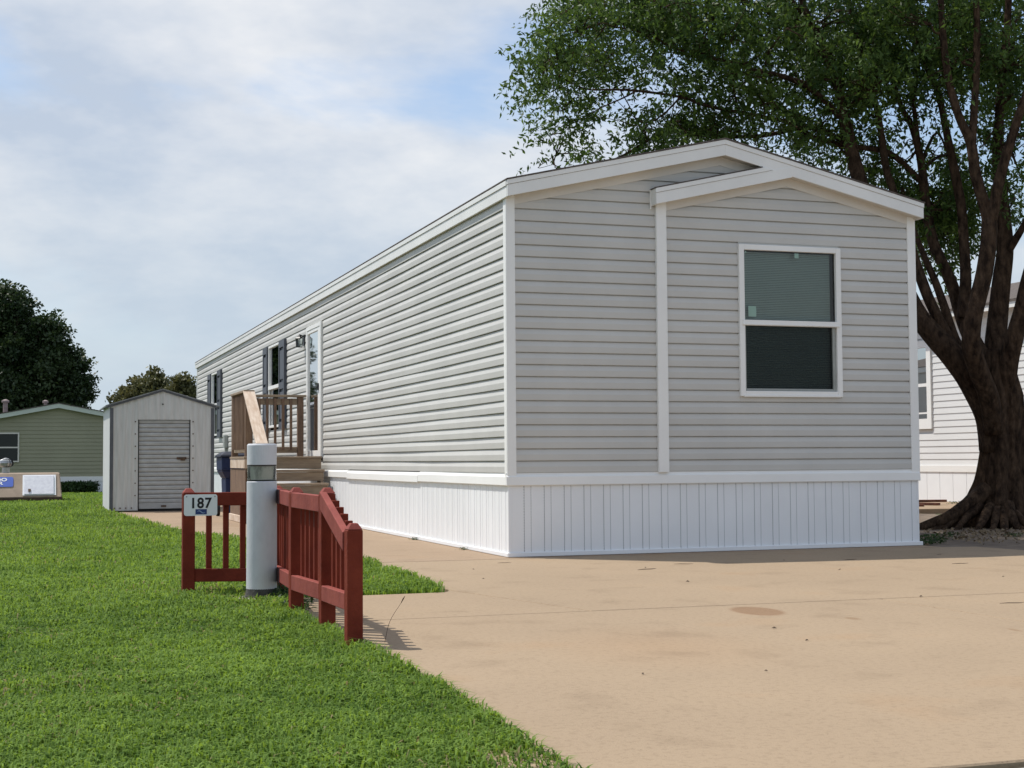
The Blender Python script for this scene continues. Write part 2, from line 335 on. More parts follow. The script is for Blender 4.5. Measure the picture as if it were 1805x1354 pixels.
# ------------------------------------------------------------------ ground
# lawn edge: largest X of the grass for each Y
EDGE = [(-40, -2.5), (-8.62, -2.645), (-7.6, -2.60), (-6.9, -2.57), (-5.7, -2.57), (-5.3, -2.61), (-4.0, -2.60), (-3.4, -2.50), (-3.05, -2.47), (-2.98, -1.5), (-2.84, -1.42), (0.4, -1.27), (2.5, -1.28), (4.0, -1.42), (4.6, -1.85), (5.8, -2.22), (9.0, -2.42), (13.2, -2.62), (17.0, -2.66), (17.2, -0.9), (26, -0.9), (26.1, 4), (60, 4)]
eY = np.array([e[0] for e in EDGE]); eX = np.array([e[1] for e in EDGE])
def dip(y): 
    t = min(1, max(0, (y - 20) / 16)); return -0.13 * t * t * (3 - 2 * t)
gb = MB(); xs = [-300, -120, -60, -40, -25, -15, -8, -2.6, 0, 5, 12, 25, 60, 120, 300]; ys = [-300, -100, -40, -12, -8, -4, 0, 5, 10, 15, 20, 23, 26, 29, 32, 36, 45, 60, 100, 200, 500]
gb.add([(x, y, -0.035 + dip(y)) for y in ys for x in xs], [(j * len(xs) + i, j * len(xs) + i + 1, (j + 1) * len(xs) + i + 1, (j + 1) * len(xs) + i) for j in range(len(ys) - 1) for i in range(len(xs) - 1)])
g = gb.build('ground', M['lawn'], recalc=False); g['kind'] = 'structure'

st = MB().box(-60, 60, -40, -8.74, -0.12, -0.012).build('street', M['street']); st['kind'] = 'structure'
dm = MB()
nx, ny = 40, 60
dm.add([(4.2 + 8.2 * i / nx, -8.7 + 34 * j / ny, -0.02 + 0.035 * mnoise.noise(Vector((i * 0.35, j * 0.45, 2.2))) + 0.03 * max(0, 1 - abs(i - 14) / 12) * max(0, 1 - abs(j - 20) / 10)) for j in range(ny + 1) for i in range(nx + 1)],
       [(j * (nx + 1) + i, j * (nx + 1) + i + 1, (j + 1) * (nx + 1) + i + 1, (j + 1) * (nx + 1) + i) for j in range(ny) for i in range(nx)])
dirt = dm.build('dirt', M['dirt'], recalc=False, smooth=True); dirt['kind'] = 'structure'

drive = thing('driveway', None, None, kind='structure')
def slab(poly, m, parent, top=0.0, name='concrete_slab'):
    return MB().prism(poly, fZ, -0.12, top).build(name, m, parent, bevel=0.006)
gp = 0.009
slab([(-2.8, -8.70), (0.9 - gp, -8.70), (0.9 - gp, -4.46 - gp), (-2.64, -4.46 - gp)], M['drive'], drive)
slab([(0.9 + gp, -8.70), (4.65, -8.70), (4.65, -4.47 - gp), (0.9 + gp, -4.46 - gp)], M['drive'], drive)
slab([(-2.64, -4.46 + gp), (-1.0, -4.46 + gp), (-1.38, -2.88), (-1.45, -3.0), (-2.60, -3.0)], M['drive'], drive, -0.001)
slab([(-1.0 + 0.01, -4.46 + gp), (4.65, -4.47 + gp), (4.65, -0.95), (4.6, -0.36), (4.3, -0.30), (-1.24, -0.14 - gp), (-1.29, -0.4), (-1.37, -2.86)], M['drive'], drive)
patio = thing('patio', None, None, kind='structure')
slab([(-1.25, -0.14 + gp), (4.25, -0.3 + gp), (4.25, 0.25), (0.04, 0.25), (0.04, 4.4 - gp), (-1.62, 4.4 - gp), (-1.40, 4.0), (-1.26, 2.5), (-1.25, 0.4)], M['patio'], patio, 0.001)
slab([(-1.63, 4.4 + gp), (0.04, 4.4 + gp), (0.04, 9.6 - gp), (-2.44, 9.6 - gp), (-2.40, 9.0), (-2.2, 5.8), (-1.82, 4.6)], M['patio'], patio)
slab([(-2.44, 9.6 + gp), (0.04, 9.6 + gp), (0.04, 17.2), (-2.66, 17.2), (-2.60, 13.2)], M['patio'], patio)
np_patio = slab([(9.1, 7.5), (11.9, 7.0), (11.9, 22), (9.1, 22)], M['patio'], None, 0.045, 'pavement'); np_patio['kind'] = 'structure'

# ------------------------------------------------------------------ the mobile home
H = thing('mobile_home', 'long light grey mobile home with white trim and skirting', 'mobile home', (2.1, 12.3, 0))
Wd, LEN, ZB, ZT, E0, EX = 4.2, 24.65, 0.632, 0.725, 0.7465, 0.1075
ZC, XR, OV, ZFB, ZFT, ZRG = 3.193, 2.1, 0.14, 3.191, 3.337, 3.83
SL = (ZRG - ZFT) / (XR + 0.043)
def ztop(x): return ZFT + SL * (min(x, 2 * XR - x) + 0.043)
def zwall(x): return ztop(x) - 0.165
PROF = [(-0.006, 0.003), (0.0135, 0.0), (0.0145, 0.004), (0.0155, 0.054), (0.0135, 0.060), (0.0015, 0.0985), (-0.010, 0.1005), (-0.010, EX + 0.012), (-0.013, EX + 0.012), (-0.013, 0.003)]
def plank_mesh(side, ul, ur, name='siding_plank', segs=1, wav=0.0, z0=0.0, clipz=None, prof=PROF):
    "one lap-siding course: ul/ur are start and end along the wall (numbers, or functions of height)"
    fl = ul if callable(ul) else (lambda z: ul); fr = ur if callable(ur) else (lambda z: ur)
    vs_ = []; n = len(prof)
    for k in range(segs + 1):
        t = k / segs
        for off, z in prof:
            zz_ = min(z, clipz) if clipz else z
            u = fl(z0 + zz_) * (1 - t) + fr(z0 + zz_) * t
            w = wav * mnoise.noise(Vector((u * 0.55, z0 * 9.0, 1.7))); o_ = off + w
            zq = zz_ + 0.7 * wav * mnoise.noise(Vector((u * 0.4, z0 * 7.0, 5.7)))
            vs_.append((u, -o_, zq) if side == 'front' else (-o_, u, zq))
    fs = [tuple(range(n)), tuple(segs * n + i for i in range(n))[::-1]]
    for k in range(segs): fs += [(k * n + i, k * n + (i + 1) % n, (k + 1) * n + (i + 1) % n, (k + 1) * n + i) for i in range(n)]
    return MB().add(vs_, fs)
def course(side, ul, ur, z, segs=1, wav=0.0, clipz=None):
    b = plank_mesh(side, ul, ur, segs=segs, wav=wav, z0=z, clipz=clipz)
    me = b.mesh('siding_plank', M['siding']); return place('siding_plank', me, H, (0, 0, z))
# backing walls
MB().prism([(0.1, 0.3), (Wd - 0.1, 0.3), (Wd - 0.1, 3.12), (XR, 3.6), (0.1, 3.12)], fX, 0.1, LEN - 0.1).build('wall', M['dark'], H)
# front courses, split around the window and by the centre board
rows = 29
WIN = (2.278, 3.368, 1.440, 2.875)
left_me = plank_mesh('front', 0.06, 1.435).mesh('siding_plank', M['siding'])
right_me = plank_mesh('front', 1.53, 4.132).mesh('siding_plank', M['siding'])
wl_me = plank_mesh('front', 1.53, WIN[0] + 0.004).mesh('siding_plank', M['siding'])
wr_me = plank_mesh('front', WIN[1] - 0.004, 4.132).mesh('siding_plank', M['siding'])
def dorm(x): return ZFT + SL * (x - 1.39)      # top of the small front gable
for k in range(rows):
    z = E0 + k * EX
    # left part and the main gable above the small gable
    if z + EX + 0.014 < zwall(0.06): place('siding_plank', left_me, H, (0, 0, z))
    elif z < zwall(XR) - 0.02:
        fl = lambda zz_: max(0.06, (zz_ - (ZFT - 0.165)) / SL - 0.043)
        fr = lambda zz_: max(1.435, min(XR + 0.6, 2 * XR - (zz_ - (ZFT - 0.165)) / SL + 0.043))
        fr2 = (lambda zz_: 1.435) if z < 3.2 else (lambda zz_: max(fl(zz_) + 0.01, min(1.45 + (zz_ - 3.2) / SL + 0.25, 2 * XR + 0.043 - (zz_ - (ZFT - 0.165)) / SL)))
        course('front', lambda zz_: min(fl(zz_), fr2(zz_) - 0.005), fr2, z, segs=3)
    # right part
    zpk = dorm(2.795) - 0.165
    if z + EX + 0.014 < zwall(4.132):
        if z + EX < WIN[2] + 0.045 or z > WIN[3] - 0.045: place('siding_plank', right_me, H, (0, 0, z))
        else: place('siding_plank', wl_me, H, (0, 0, z)); place('siding_plank', wr_me, H, (0, 0, z))
    elif z < zpk - 0.01:
        f1 = lambda zz_: max(1.53, min(2.79, 1.39 + (zz_ - (ZFT - 0.165)) / SL))
        f2 = lambda zz_: min(4.132, max(2.80, 2 * XR + 0.043 - (zz_ - (ZFT - 0.165)) / SL))
        course('front', f1, f2, z)
kb = int((WIN[2] - E0) / EX); zb_ = E0 + kb * EX
course('front', WIN[0] + 0.005, WIN[1] - 0.005, zb_, clipz=WIN[2] + 0.03 - zb_)
MB().box(WIN[0] + 0.005, WIN[1] - 0.005, -0.0075, 0.0, WIN[3] - 0.03, WIN[3] + 0.03).build('siding_plank', M['siding'], H)
# left side courses, split around door and windows
OPEN = [(8.43, 9.60, 0.90, 2.885), (12.04, 13.30, 1.43, 2.875), (20.32, 21.56, 1.43, 2.875)]
for k in range(24):
    z = E0 + k * EX
    if z > ZC - 0.05: break
    cuts = [0.062]
    for a, b_, z0, z1 in OPEN:
        if z + EX * 0.8 > z0 and z + 0.02 < z1: cuts += [a, b_]
    cuts.append(LEN - 0.06)
    for a, b_ in zip(cuts[::2], cuts[1::2]):
        course('left', a, b_, z, segs=max(1, int((b_ - a) / 0.6)), wav=0.006)
# far and right walls are plain sheets of the same siding (not seen)
MB().box(Wd - 0.03, Wd, 0.07, LEN - 0.06, 0.7, 3.2).build('siding_panel', M['siding'], H)
MB().prism([(0.06, 0.7), (Wd - 0.06, 0.7), (Wd - 0.06, 3.17), (XR, 3.66), (0.06, 3.17)], fX, LEN - 0.03, LEN).build('siding_panel', M['siding'], H)
# corner boards
MB().box(-0.022, 0.063, -0.021, 0.0, ZT - 0.012, ZC + 0.03).box(-0.022, 0.0, 0.0005, 0.062, ZT - 0.012, ZC + 0.005).build('corner_board', M['trim'], H, bevel=0.003)
MB().box(4.13, 4.222, -0.021, 0.0, ZT - 0.005, ZC + 0.03).box(4.2, 4.222, 0.0005, 0.09, ZT - 0.005, ZC).build('corner_board', M['trim'], H, bevel=0.003)
MB().box(-0.022, 0.0, LEN - 0.062, LEN + 0.02, ZT, ZC).box(0.0005, 0.08, LEN, LEN + 0.02, ZT, ZC).build('corner_board', M['trim'], H, bevel=0.003)
MB().box(1.432, 1.534, -0.045, -0.001, 0.738, 3.235).build('corner_board', M['trim'], H, bevel=0.003)
# skirting top band in lengths, slightly out of line
def band(side, a, b_, dz=0.0, off=0.0):
    w = MB()
    prof = [(0.004, 0.012), (0.030, 0.0), (0.034, 0.006), (0.030, 0.078), (0.012, 0.094), (0.006, 0.113), (-0.01, 0.113), (-0.01, 0.012)]
    fn = (lambda o_, z, t: (t, -o_ - off, ZB + z + dz)) if side == 'front' else (lambda o_, z, t: (-o_ - off, t, ZB + z + dz))
    w.prism(prof, fn, a, b_).build('skirting_band', M['trim'], H)
band('front', -0.034, 4.215)
yy = -0.004
for ln, dz, of in ((3.05, 0, 0), (3.66, -0.010, 0.003), (3.66, 0.004, 0), (3.66, -0.004, 0.002), (3.66, 0.003, 0), (3.66, 0, 0.002), (3.1, 0, 0)):
    band('left', yy, yy + ln - 0.004, dz, of); yy += ln
# skirting panels
PW = 0.19
def skirt_panel(slots):
    b = MB()
    pr = [(0.0, -0.0015), (0.0025, -0.007), (0.1195, -0.0085), (0.1225, -0.0015), (0.1265, -0.0015), (0.1295, -0.007), (0.1855, -0.0075), (0.188, -0.0015), (PW, -0.0015)]
    h = ZB + 0.02 - 0.03
    vs_ = [(x, y, 0.03) for x, y in pr] + [(x, y, 0.03 + h) for x, y in pr] ; n = len(pr)
    b.add(vs_, [(i, i + 1, n + i + 1, n + i) for i in range(n - 1)])
    if slots:
        z = 0.05
        while z < ZB - 0.01:
            b.add([(0.1222, -0.0025, z), (0.1268, -0.0025, z), (0.1268, -0.0025, z + 0.0135), (0.1222, -0.0025, z + 0.0135)], [(0, 1, 2, 3)], 1)
            b.add([(0.1872, -0.0025, z), (PW + 0.001, -0.0025, z), (PW + 0.001, -0.0025, z + 0.0135), (0.1872, -0.0025, z + 0.0135)], [(0, 1, 2, 3)], 1)
            z += 0.0245
    return b.mesh('skirting_panel', [M['skirt'], M['slot']], recalc=False)
sp1, sp2 = skirt_panel(True), skirt_panel(False)
for i in range(22): place('skirting_panel', sp1, H, (0.012 + i * PW + 0.0 * i, 0.0, 0.0))
for i in range(int(LEN / PW)): place('skirting_panel', sp2, H, (0.0, 0.012 + (i + 1) * PW, 0.0), -math.pi / 2)
MB().box(-0.012, 0.014, -0.012, 0.014, 0.03, ZB + 0.01).build('skirting_corner', M['skirt'], H, bevel=0.002)
MB().box(4.186, 4.206, -0.012, 0.012, 0.03, ZB + 0.01).build('skirting_corner', M['skirt'], H, bevel=0.002)
MB().box(-0.022, 4.235, -0.026, -0.010, 0.004, 0.042).build('skirting_rail', M['skirt'], H, bevel=0.003)
MB().box(-0.024, -0.010, -0.0095, LEN, 0.004, 0.040).build('skirting_rail', M['skirt'], H, bevel=0.003)
MB().box(4.196, 4.2, 0.02, LEN, 0.0, ZB + 0.05).build('skirting_panel', M['skirt'], H)
# roof, drip edges, fascias, soffits
xe0, xe1 = -0.043, 4.243
for sgn in (1, -1):
    fx = (lambda x: x) if sgn == 1 else (lambda x: 2 * XR - x)
    poly = [(fx(xe0 - 0.012), ZFT - 0.003 + 0.004), (fx(XR), ZRG + 0.004), (fx(XR), ZRG + 0.018), (fx(xe0 - 0.012), ZFT + 0.012)]
    MB().prism(poly, fX, -OV - 0.012, LEN + 0.16).build('roof', M['shingle'], H)
    # gable fascia: lower board and upper drip strip
    t1 = 0.102
    MB().prism([(fx(xe0), ZFB), (fx(XR), ZRG - 0.146), (fx(XR), ZRG - 0.146 + t1), (fx(xe0), ZFB + t1)], fX, -OV, -OV + 0.022).build('fascia', M['fascia'], H, bevel=0.0015)
    MB().prism([(fx(xe0 - 0.004), ZFB + t1 + 0.002), (fx(XR), ZRG - 0.146 + t1 + 0.002), (fx(XR), ZRG + 0.002), (fx(xe0 - 0.004), ZFT)], fX, -OV - 0.006, -OV + 0.020).build('drip_edge', M['fascia'], H, bevel=0.0015)
    # soffit under the gable
    MB().prism([(fx(xe0 + 0.01), ZFB + 0.012), (fx(XR), ZRG - 0.146 + 0.012), (fx(XR), ZRG - 0.146 + 0.024), (fx(xe0 + 0.01), ZFB + 0.024)], fX, -OV + 0.022, 0.004).build('soffit', M['soffit'], H)
    # frieze board against the wall
    MB().prism([(fx(0.063), zwall(0.063) - 0.052), (fx(XR), zwall(XR) - 0.052), (fx(XR), zwall(XR) + 0.03), (fx(0.063), zwall(0.063) + 0.03)], fX, -0.019, -0.003).build('frieze', M['soffit'], H)
# side eaves
MB().box(xe0 - 0.002, xe0 + 0.016, -OV + 0.023, LEN + 0.15, ZFB, ZFB + 0.094).build('fascia', M['fascia'], H, bevel=0.0015)
MB().box(xe0 - 0.010, xe0 + 0.016, -OV + 0.023, LEN + 0.15, ZFB + 0.097, ZFT - 0.004).build('drip_edge', M['fascia'], H, bevel=0.0015)
MB().box(xe0 + 0.017, 0.0, -OV + 0.024, LEN + 0.15, ZFB + 0.006, ZFB + 0.016).build('soffit', M['soffit'], H)
MB().box(xe1 - 0.016, xe1, -OV + 0.023, LEN + 0.15, ZFB, ZFT - 0.004).build('fascia', M['fascia'], H)
MB().box(Wd, xe1 - 0.017, -OV + 0.024, LEN + 0.15, ZFB + 0.006, ZFB + 0.016).build('soffit', M['soffit'], H)
# small front gable over the right-hand bay (an eyebrow below the main gable)
xd0, xd1 = 1.39, 2.80
zb0, zb1 = ZFB, ZFB + SL * (xd1 - xd0)
t1 = 0.102
MB().prism([(xd0, zb0), (xd1, zb1), (xd1 - 0.0, zb1 + t1), (xd0, zb0 + t1)], fX, -OV - 0.003, -OV + 0.021).build('fascia', M['fascia'], H, bevel=0.0015)
xq = 2.50
MB().prism([(xd0 - 0.003, zb0 + t1 + 0.002), (xq + 0.09, zb0 + SL * (xq + 0.09 - xd0) + t1 + 0.002), (xq, zb0 + SL * (xq - xd0) + 0.146), (xd0 - 0.003, zb0 + 0.146)], fX, -OV - 0.009, -OV + 0.018).build('drip_edge', M['fascia'], H, bevel=0.0015)
MB().prism([(xd0 - 0.008, zb0 + 0.147), (xq - 0.02, zb0 + SL * (xq - 0.02 - xd0) + 0.149), (xq - 0.02, zb0 + SL * (xq - 0.02 - xd0) + 0.158), (xd0 - 0.008, zb0 + 0.156)], fX, -OV - 0.012, -0.002).build('gable_roof', M['shingle'], H)
MB().box(xd0, xd0 + 0.018, -OV + 0.022, -0.014, zb0, zb0 + 0.146).build('fascia', M['fascia'], H)
MB().box(xd0 - 0.010, xd0 - 0.001, -0.03, -0.014, zb0 - 0.03, zb0 + 0.15).build('flashing', M['trim'], H)
MB().prism([(xd0 + 0.019, zb0 + 0.012), (xd1, zb1 + 0.008), (xd1, zb1 + 0.02), (xd0 + 0.019, zb0 + 0.024)], fX, -OV + 0.022, 0.004).build('soffit', M['soffit'], H)
MB().prism([(1.534, zb0 + SL * 0.144 - 0.07), (2.795, zb1 - 0.07), (2.795, zb1 + 0.012), (1.534, zb0 + SL * 0.144 + 0.012)], fX, -0.0225, -0.0195).build('frieze', M['soffit'], H)

# windows --------------------------------------------------------------
def slats(b, u0, u1, z0, z1, d, step=0.0165, side='front'):
    z = z0
    while z < z1:
        p = [(u0, d, z), (u1, d, z), (u1, d - 0.009, z + 0.0125), (u0, d - 0.009, z + 0.0125)]
        if side != 'front': p = [(q[1], q[0], q[2]) for q in p]
        b.add(p, [(0, 1, 2, 3)]); z += step
x0, x1, z0, z1 = WIN
fr = MB().box(x0, x0 + 0.054, -0.040, 0.0, z0, z1).box(x1 - 0.054, x1, -0.040, 0.0, z0, z1).box(x0 + 0.054, x1 - 0.054, -0.040, 0.0, z1 - 0.052, z1).box(x0 + 0.054, x1 - 0.054, -0.040, 0.0, z0, z0 + 0.052)
wf = fr.build('window_frame', M['trim'], H, bevel=0.003)
MB().box(x0 + 0.028, x1 - 0.028, -0.048, -0.004, 2.108, 2.160).box(x0 + 0.03, x1 - 0.03, -0.053, -0.0485, 2.112, 2.128).build('meeting_rail', M['trim'], wf, bevel=0.002)
MB().box(x0 + 0.056, x0 + 0.072, -0.018, 0.02, z0 + 0.055, 2.106).box(x1 - 0.090, x1 - 0.056, -0.016, 0.02, z0 + 0.055, 2.106).box(x0 + 0.073, x1 - 0.091, -0.018, 0.02, z0 + 0.055, z0 + 0.076).build('lower_sash', M['greybox'], wf, bevel=0.002)
MB().box(x0 + 0.03, x1 - 0.03, -0.0480, -0.0405, z0 - 0.004, z0 + 0.016).build('window_sill', M['trim'], wf, bevel=0.002)
MB().add([(x0 + 0.05, -0.006, 2.158), (x1 - 0.05, -0.006, 2.158), (x1 - 0.05, -0.006, z1 - 0.05), (x0 + 0.05, -0.006, z1 - 0.05)], [(0, 1, 2, 3)]).build('upper_pane', M['glass'], wf, recalc=False)
MB().add([(x0 + 0.07, 0.012, z0 + 0.075), (x1 - 0.09, 0.012, z0 + 0.075), (x1 - 0.09, 0.012, 2.107), (x0 + 0.07, 0.012, 2.107)], [(0, 1, 2, 3)]).build('lower_pane', M['glass'], wf, recalc=False)
MB().add([(x0 + 0.07, -0.004, z0 + 0.075), (x1 - 0.09, -0.004, z0 + 0.075), (x1 - 0.09, -0.004, 2.107), (x0 + 0.07, -0.004, 2.107)], [(0, 1, 2, 3)]).build('insect_screen', M['screen'], wf, recalc=False)
bl = MB(); slats(bl, x0 + 0.05, x1 - 0.07, z0 + 0.06, z1 - 0.06, 0.06)
bo = bl.build('window_blind', M['blind'], wf, recalc=False); bo['kind'] = 'stuff'
for (a, b_, c, d_) in ((2.385, 2.468, 2.195, 2.295), (2.885, 2.930, 2.765, 2.812), (2.358, 2.372, 2.795, 2.815)):
    MB().add([(a, -0.0045, c), (b_, -0.0045, c), (b_, -0.0045, d_), (a, -0.0045, d_)], [(0, 1, 2, 3)]).build('sticker', M['sticker'], wf, recalc=False)
# side windows with shutters
def side_window(ya, yb):
    f = MB(); q = 0.04
    za_, zb_ = 1.44, 2.872
    f.box(-0.034, 0.0, ya, ya + q, za_, zb_).box(-0.034, 0.0, yb - q, yb, za_, zb_).box(-0.034, 0.0, ya + q, yb - q, zb_ - q, zb_).box(-0.034, 0.0, ya + q, yb - q, za_, za_ + q)
    w = f.build('window_frame', M['trim'], H, bevel=0.003)
    MB().box(-0.040, -0.004, ya + 0.02, yb - 0.02, 2.105, 2.165).build('meeting_rail', M['trim'], w, bevel=0.002)
    for p, q0, q1, xx in (('upper_pane', 2.16, zb_ - q, -0.008), ('lower_pane', za_ + q, 2.11, 0.004)):
        MB().add([(xx, ya + q, q0), (xx, yb - q, q0), (xx, yb - q, q1), (xx, ya + q, q1)], [(0, 1, 2, 3)]).build(p, M['glass_side'], w, recalc=False)
    MB().add([(0.05, ya, za_), (0.05, yb, za_), (0.05, yb, zb_), (0.05, ya, zb_)], [(0, 1, 2, 3)]).build('curtain', M['dark'], w, recalc=False)
def shutter(ya, yb):
    z0_, z1_ = 1.395, 2.87; s = MB(); q = 0.07
    s.box(-0.060, -0.016, ya, ya + q, z0_, z1_).box(-0.060, -0.016, yb - q, yb, z0_, z1_)
    for za_, zb_ in ((z0_, z0_ + 0.12), (2.06, 2.17), (z1_ - 0.12, z1_)): s.box(-0.060, -0.016, ya + q, yb - q, za_, zb_)
    s.box(-0.030, -0.017, ya + q, yb - q, z0_ + 0.12, 2.06).box(-0.030, -0.017, ya + q, yb - q, 2.17, z1_ - 0.12)
    s.box(-0.054, -0.0305, ya + q + 0.03, yb - q - 0.03, z0_ + 0.17, 2.01).box(-0.054, -0.0305, ya + q + 0.03, yb - q - 0.03, 2.22, z1_ - 0.17)
    s.build('shutter', M['shutter'], H)
side_window(12.04, 13.28); shutter(11.49, 12.03); shutter(13.30, 13.76)
side_window(20.33, 21.54); shutter(19.72, 20.32); shutter(21.56, 22.10)
# storm door
d = MB(); ya, yb, z0, z1 = 8.44, 9.59, 0.915, 2.878
d.box(-0.045, 0.0, ya, ya + 0.07, z0, z1).box(-0.045, 0.0, yb - 0.07, yb, z0, z1).box(-0.045, 0.0, ya + 0.07, yb - 0.07, z1 - 0.06, z1)
dr = d.build('door_frame', M['trim'], H, bevel=0.003)
MB().box(-0.038, -0.004, ya + 0.072, ya + 0.25, z0 + 0.01, z1 - 0.062).box(-0.038, -0.004, yb - 0.10, yb - 0.072, z0 + 0.01, z1 - 0.062).box(-0.038, -0.004, ya + 0.25, yb - 0.10, z0 + 0.01, z0 + 0.10).box(-0.038, -0.004, ya + 0.25, yb - 0.10, z1 - 0.11, z1 - 0.062).build('door', M['trim'], dr, bevel=0.002)
MB().add([(-0.02, ya + 0.25, z0 + 0.10), (-0.02, yb - 0.1, z0 + 0.10), (-0.02, yb - 0.1, z1 - 0.11), (-0.02, ya + 0.25, z1 - 0.11)], [(0, 1, 2, 3)]).build('door_glass', M['glass_clear'], dr, recalc=False)
MB().box(0.03, 0.05, ya + 0.07, yb - 0.07, z0, z1 - 0.06).build('inner_door', M['trim'], dr)
MB().box(-0.058, -0.0385, ya + 0.16, ya + 0.19, 1.89, 1.99).box(-0.075, -0.0585, ya + 0.16, ya + 0.26, 1.925, 1.945).build('door_handle', M['black'], dr, bevel=0.003)
# porch lantern on the wall
ly = 9.90
lan = MB().box(-0.026, -0.015, ly - 0.055, ly + 0.055, 2.63, 2.80)
lan.bar((-0.026, ly, 2.775), (-0.092, ly, 2.80), 0.018, 0.018).bar((-0.092, ly, 2.80), (-0.092, ly, 2.765), 0.014, 0.014, up=(1, 0, 0))
lan.lathe([(0.062, 2.745), (0.045, 2.758), (0.02, 2.785), (0.006, 2.80)], 4, (-0.092, ly)).lathe([(0.046, 2.605), (0.052, 2.617)], 4, (-0.092, ly))
for i in range(4):
    a = i * math.pi / 2; lan.bar((-0.092 + 0.045 * math.cos(a), ly + 0.045 * math.sin(a), 2.615), (-0.092 + 0.055 * math.cos(a), ly + 0.055 * math.sin(a), 2.748), 0.010, 0.010, up=(1, 0, 0))
lo = lan.build('porch_lantern', M['black'], H)
MB().lathe([(0.040, 2.62), (0.050, 2.742)], 4, (-0.092, ly), caps=False).build('lantern_glass', M['glass_clear'], lo, recalc=False)
mbx = MB().box(-0.09, -0.015, 18.75, 18.98, 1.15, 1.42).box(-0.07, -0.012, 18.83, 18.89, 0.7, 1.15).build('meter_box', M['greybox'], H, bevel=0.006)

# ------------------------------------------------------------------ deck with steps
DK = thing('wooden_porch', 'weathered wooden porch with steps and railing at the side door', 'porch', (-0.65, 8.8, 0))
X0, X1, Y0, Y1, ZD = -1.17, -0.10, 8.08, 9.55, 0.93
yb_ = Y0 - 0.025
while yb_ < Y1 - 0.05:
    MB().box(X0 - 0.02, X1, yb_, min(yb_ + 0.137, Y1), ZD - 0.032, ZD).build('deck_board', M['wood'], DK, bevel=0.004); yb_ += 0.143
MB().box(X0, X1 - 0.005, Y0, Y0 + 0.036, ZD - 0.175, ZD - 0.034).build('rim_joist', M['wood'], DK, bevel=0.004)
MB().box(X0 - 0.012, X0 + 0.026, Y0 - 0.012, Y1, ZD - 0.165, ZD - 0.034).build('rim_joist', M['wood_sunlit'], DK, bevel=0.004)
y = Y0 + 0.002
while y < Y1 - 0.05:
    MB().box(X0 + 0.002, X0 + 0.022, y, y + 0.135, 0.02, ZD - 0.176).build('skirt_board', M['wood_z'], DK, bevel=0.003); y += 0.141
MB().box(X0 - 0.03, X0 + 0.001, Y0 - 0.02, Y1, 0.003, 0.10).build('bottom_plank', M['wood_sunlit'], DK, bevel=0.004)
for i in range(1, 5):
    zt = ZD - 0.186 * i; ye = Y0 - 0.245 * i
    MB().box(X0 + 0.02, X1 - 0.02 + 0.012 * i, ye - 0.02, ye + 0.235, zt - 0.034, zt).build('step_tread', M['wood'], DK, bevel=0.004)
    MB().box(X0 + 0.04, X1 - 0.03 + 0.012 * i, ye + 0.006, ye + 0.030, max(0.004, zt - 0.158), zt - 0.036).build('step_riser', M['wood'], DK, bevel=0.003)
for xs_ in (X0 + 0.02, X1 - 0.075):
    MB().prism([(Y0, 0.0), (Y0 - 1.0, 0.0), (Y0 - 1.0, 0.10), (Y0, ZD - 0.18)], fY, xs_ + 0.012, xs_ + 0.045).build('stringer', M['wood_y'], DK)
ZR = 1.82
def post(x, y, z0, z1, nm='post'): return MB().box(x - 0.044, x + 0.044, y - 0.044, y + 0.044, z0, z1).build(nm, M['wood_z'], DK, bevel=0.004)
post(X0 + 0.045, Y0 + 0.05, 0.0, ZR); post(X0 + 0.045, Y1 - 0.06, ZD, ZR); post(X1 - 0.05, Y1 - 0.06, ZD, ZR)
post(X0 + 0.055, Y0 - 1.10, 0.0, 1.05)
# back rail
yb_ = Y1 - 0.06
MB().box(X0 + 0.091, X1 - 0.096, yb_ - 0.02, yb_ + 0.02, ZR - 0.115, ZR - 0.02).build('rail', M['wood'], DK, bevel=0.004)
MB().box(X0 + 0.091, X1 - 0.096, yb_ - 0.02, yb_ + 0.02, ZD + 0.055, ZD + 0.145).build('rail', M['wood'], DK, bevel=0.004)
MB().box(X0 + 0.0, X1 + 0.03, yb_ - 0.07, yb_ + 0.07, ZR, ZR + 0.034).build('rail_cap', M['wood'], DK, bevel=0.004)
bal = MB().box(-0.018, 0.018, -0.018, 0.018, 0.10, ZR - ZD - 0.02).mesh('baluster', M['wood_z'])
for i in range(7): place('baluster', bal, DK, (X0 + 0.165 + i * 0.118, yb_ - 0.040, ZD))
# left rail, seen end on
MB().box(X0 + 0.026, X0 + 0.066, Y0 + 0.095, yb_ - 0.045, ZR - 0.115, ZR - 0.02).build('rail', M['wood_y'], DK, bevel=0.004)
MB().box(X0 + 0.026, X0 + 0.066, Y0 + 0.095, yb_ - 0.045, ZD + 0.055, ZD + 0.145).build('rail', M['wood_y'], DK, bevel=0.004)
MB().box(X0 - 0.03, X0 + 0.12, Y0 - 0.03, yb_ - 0.071, ZR, ZR + 0.034).build('rail_cap', M['wood_y'], DK, bevel=0.004)
for i in range(9): place('baluster', bal, DK, (X0 + 0.006, Y0 + 0.15 + i * 0.135, ZD))
# handrail sloping down the steps, its colour paled for the sun on top
MB().bar((X0 + 0.045, Y0 + 0.0, 1.835), (X0 + 0.055, Y0 - 1.14, 1.085), 0.158, 0.036).build('handrail', M['wood_sunlit'], DK, bevel=0.004)

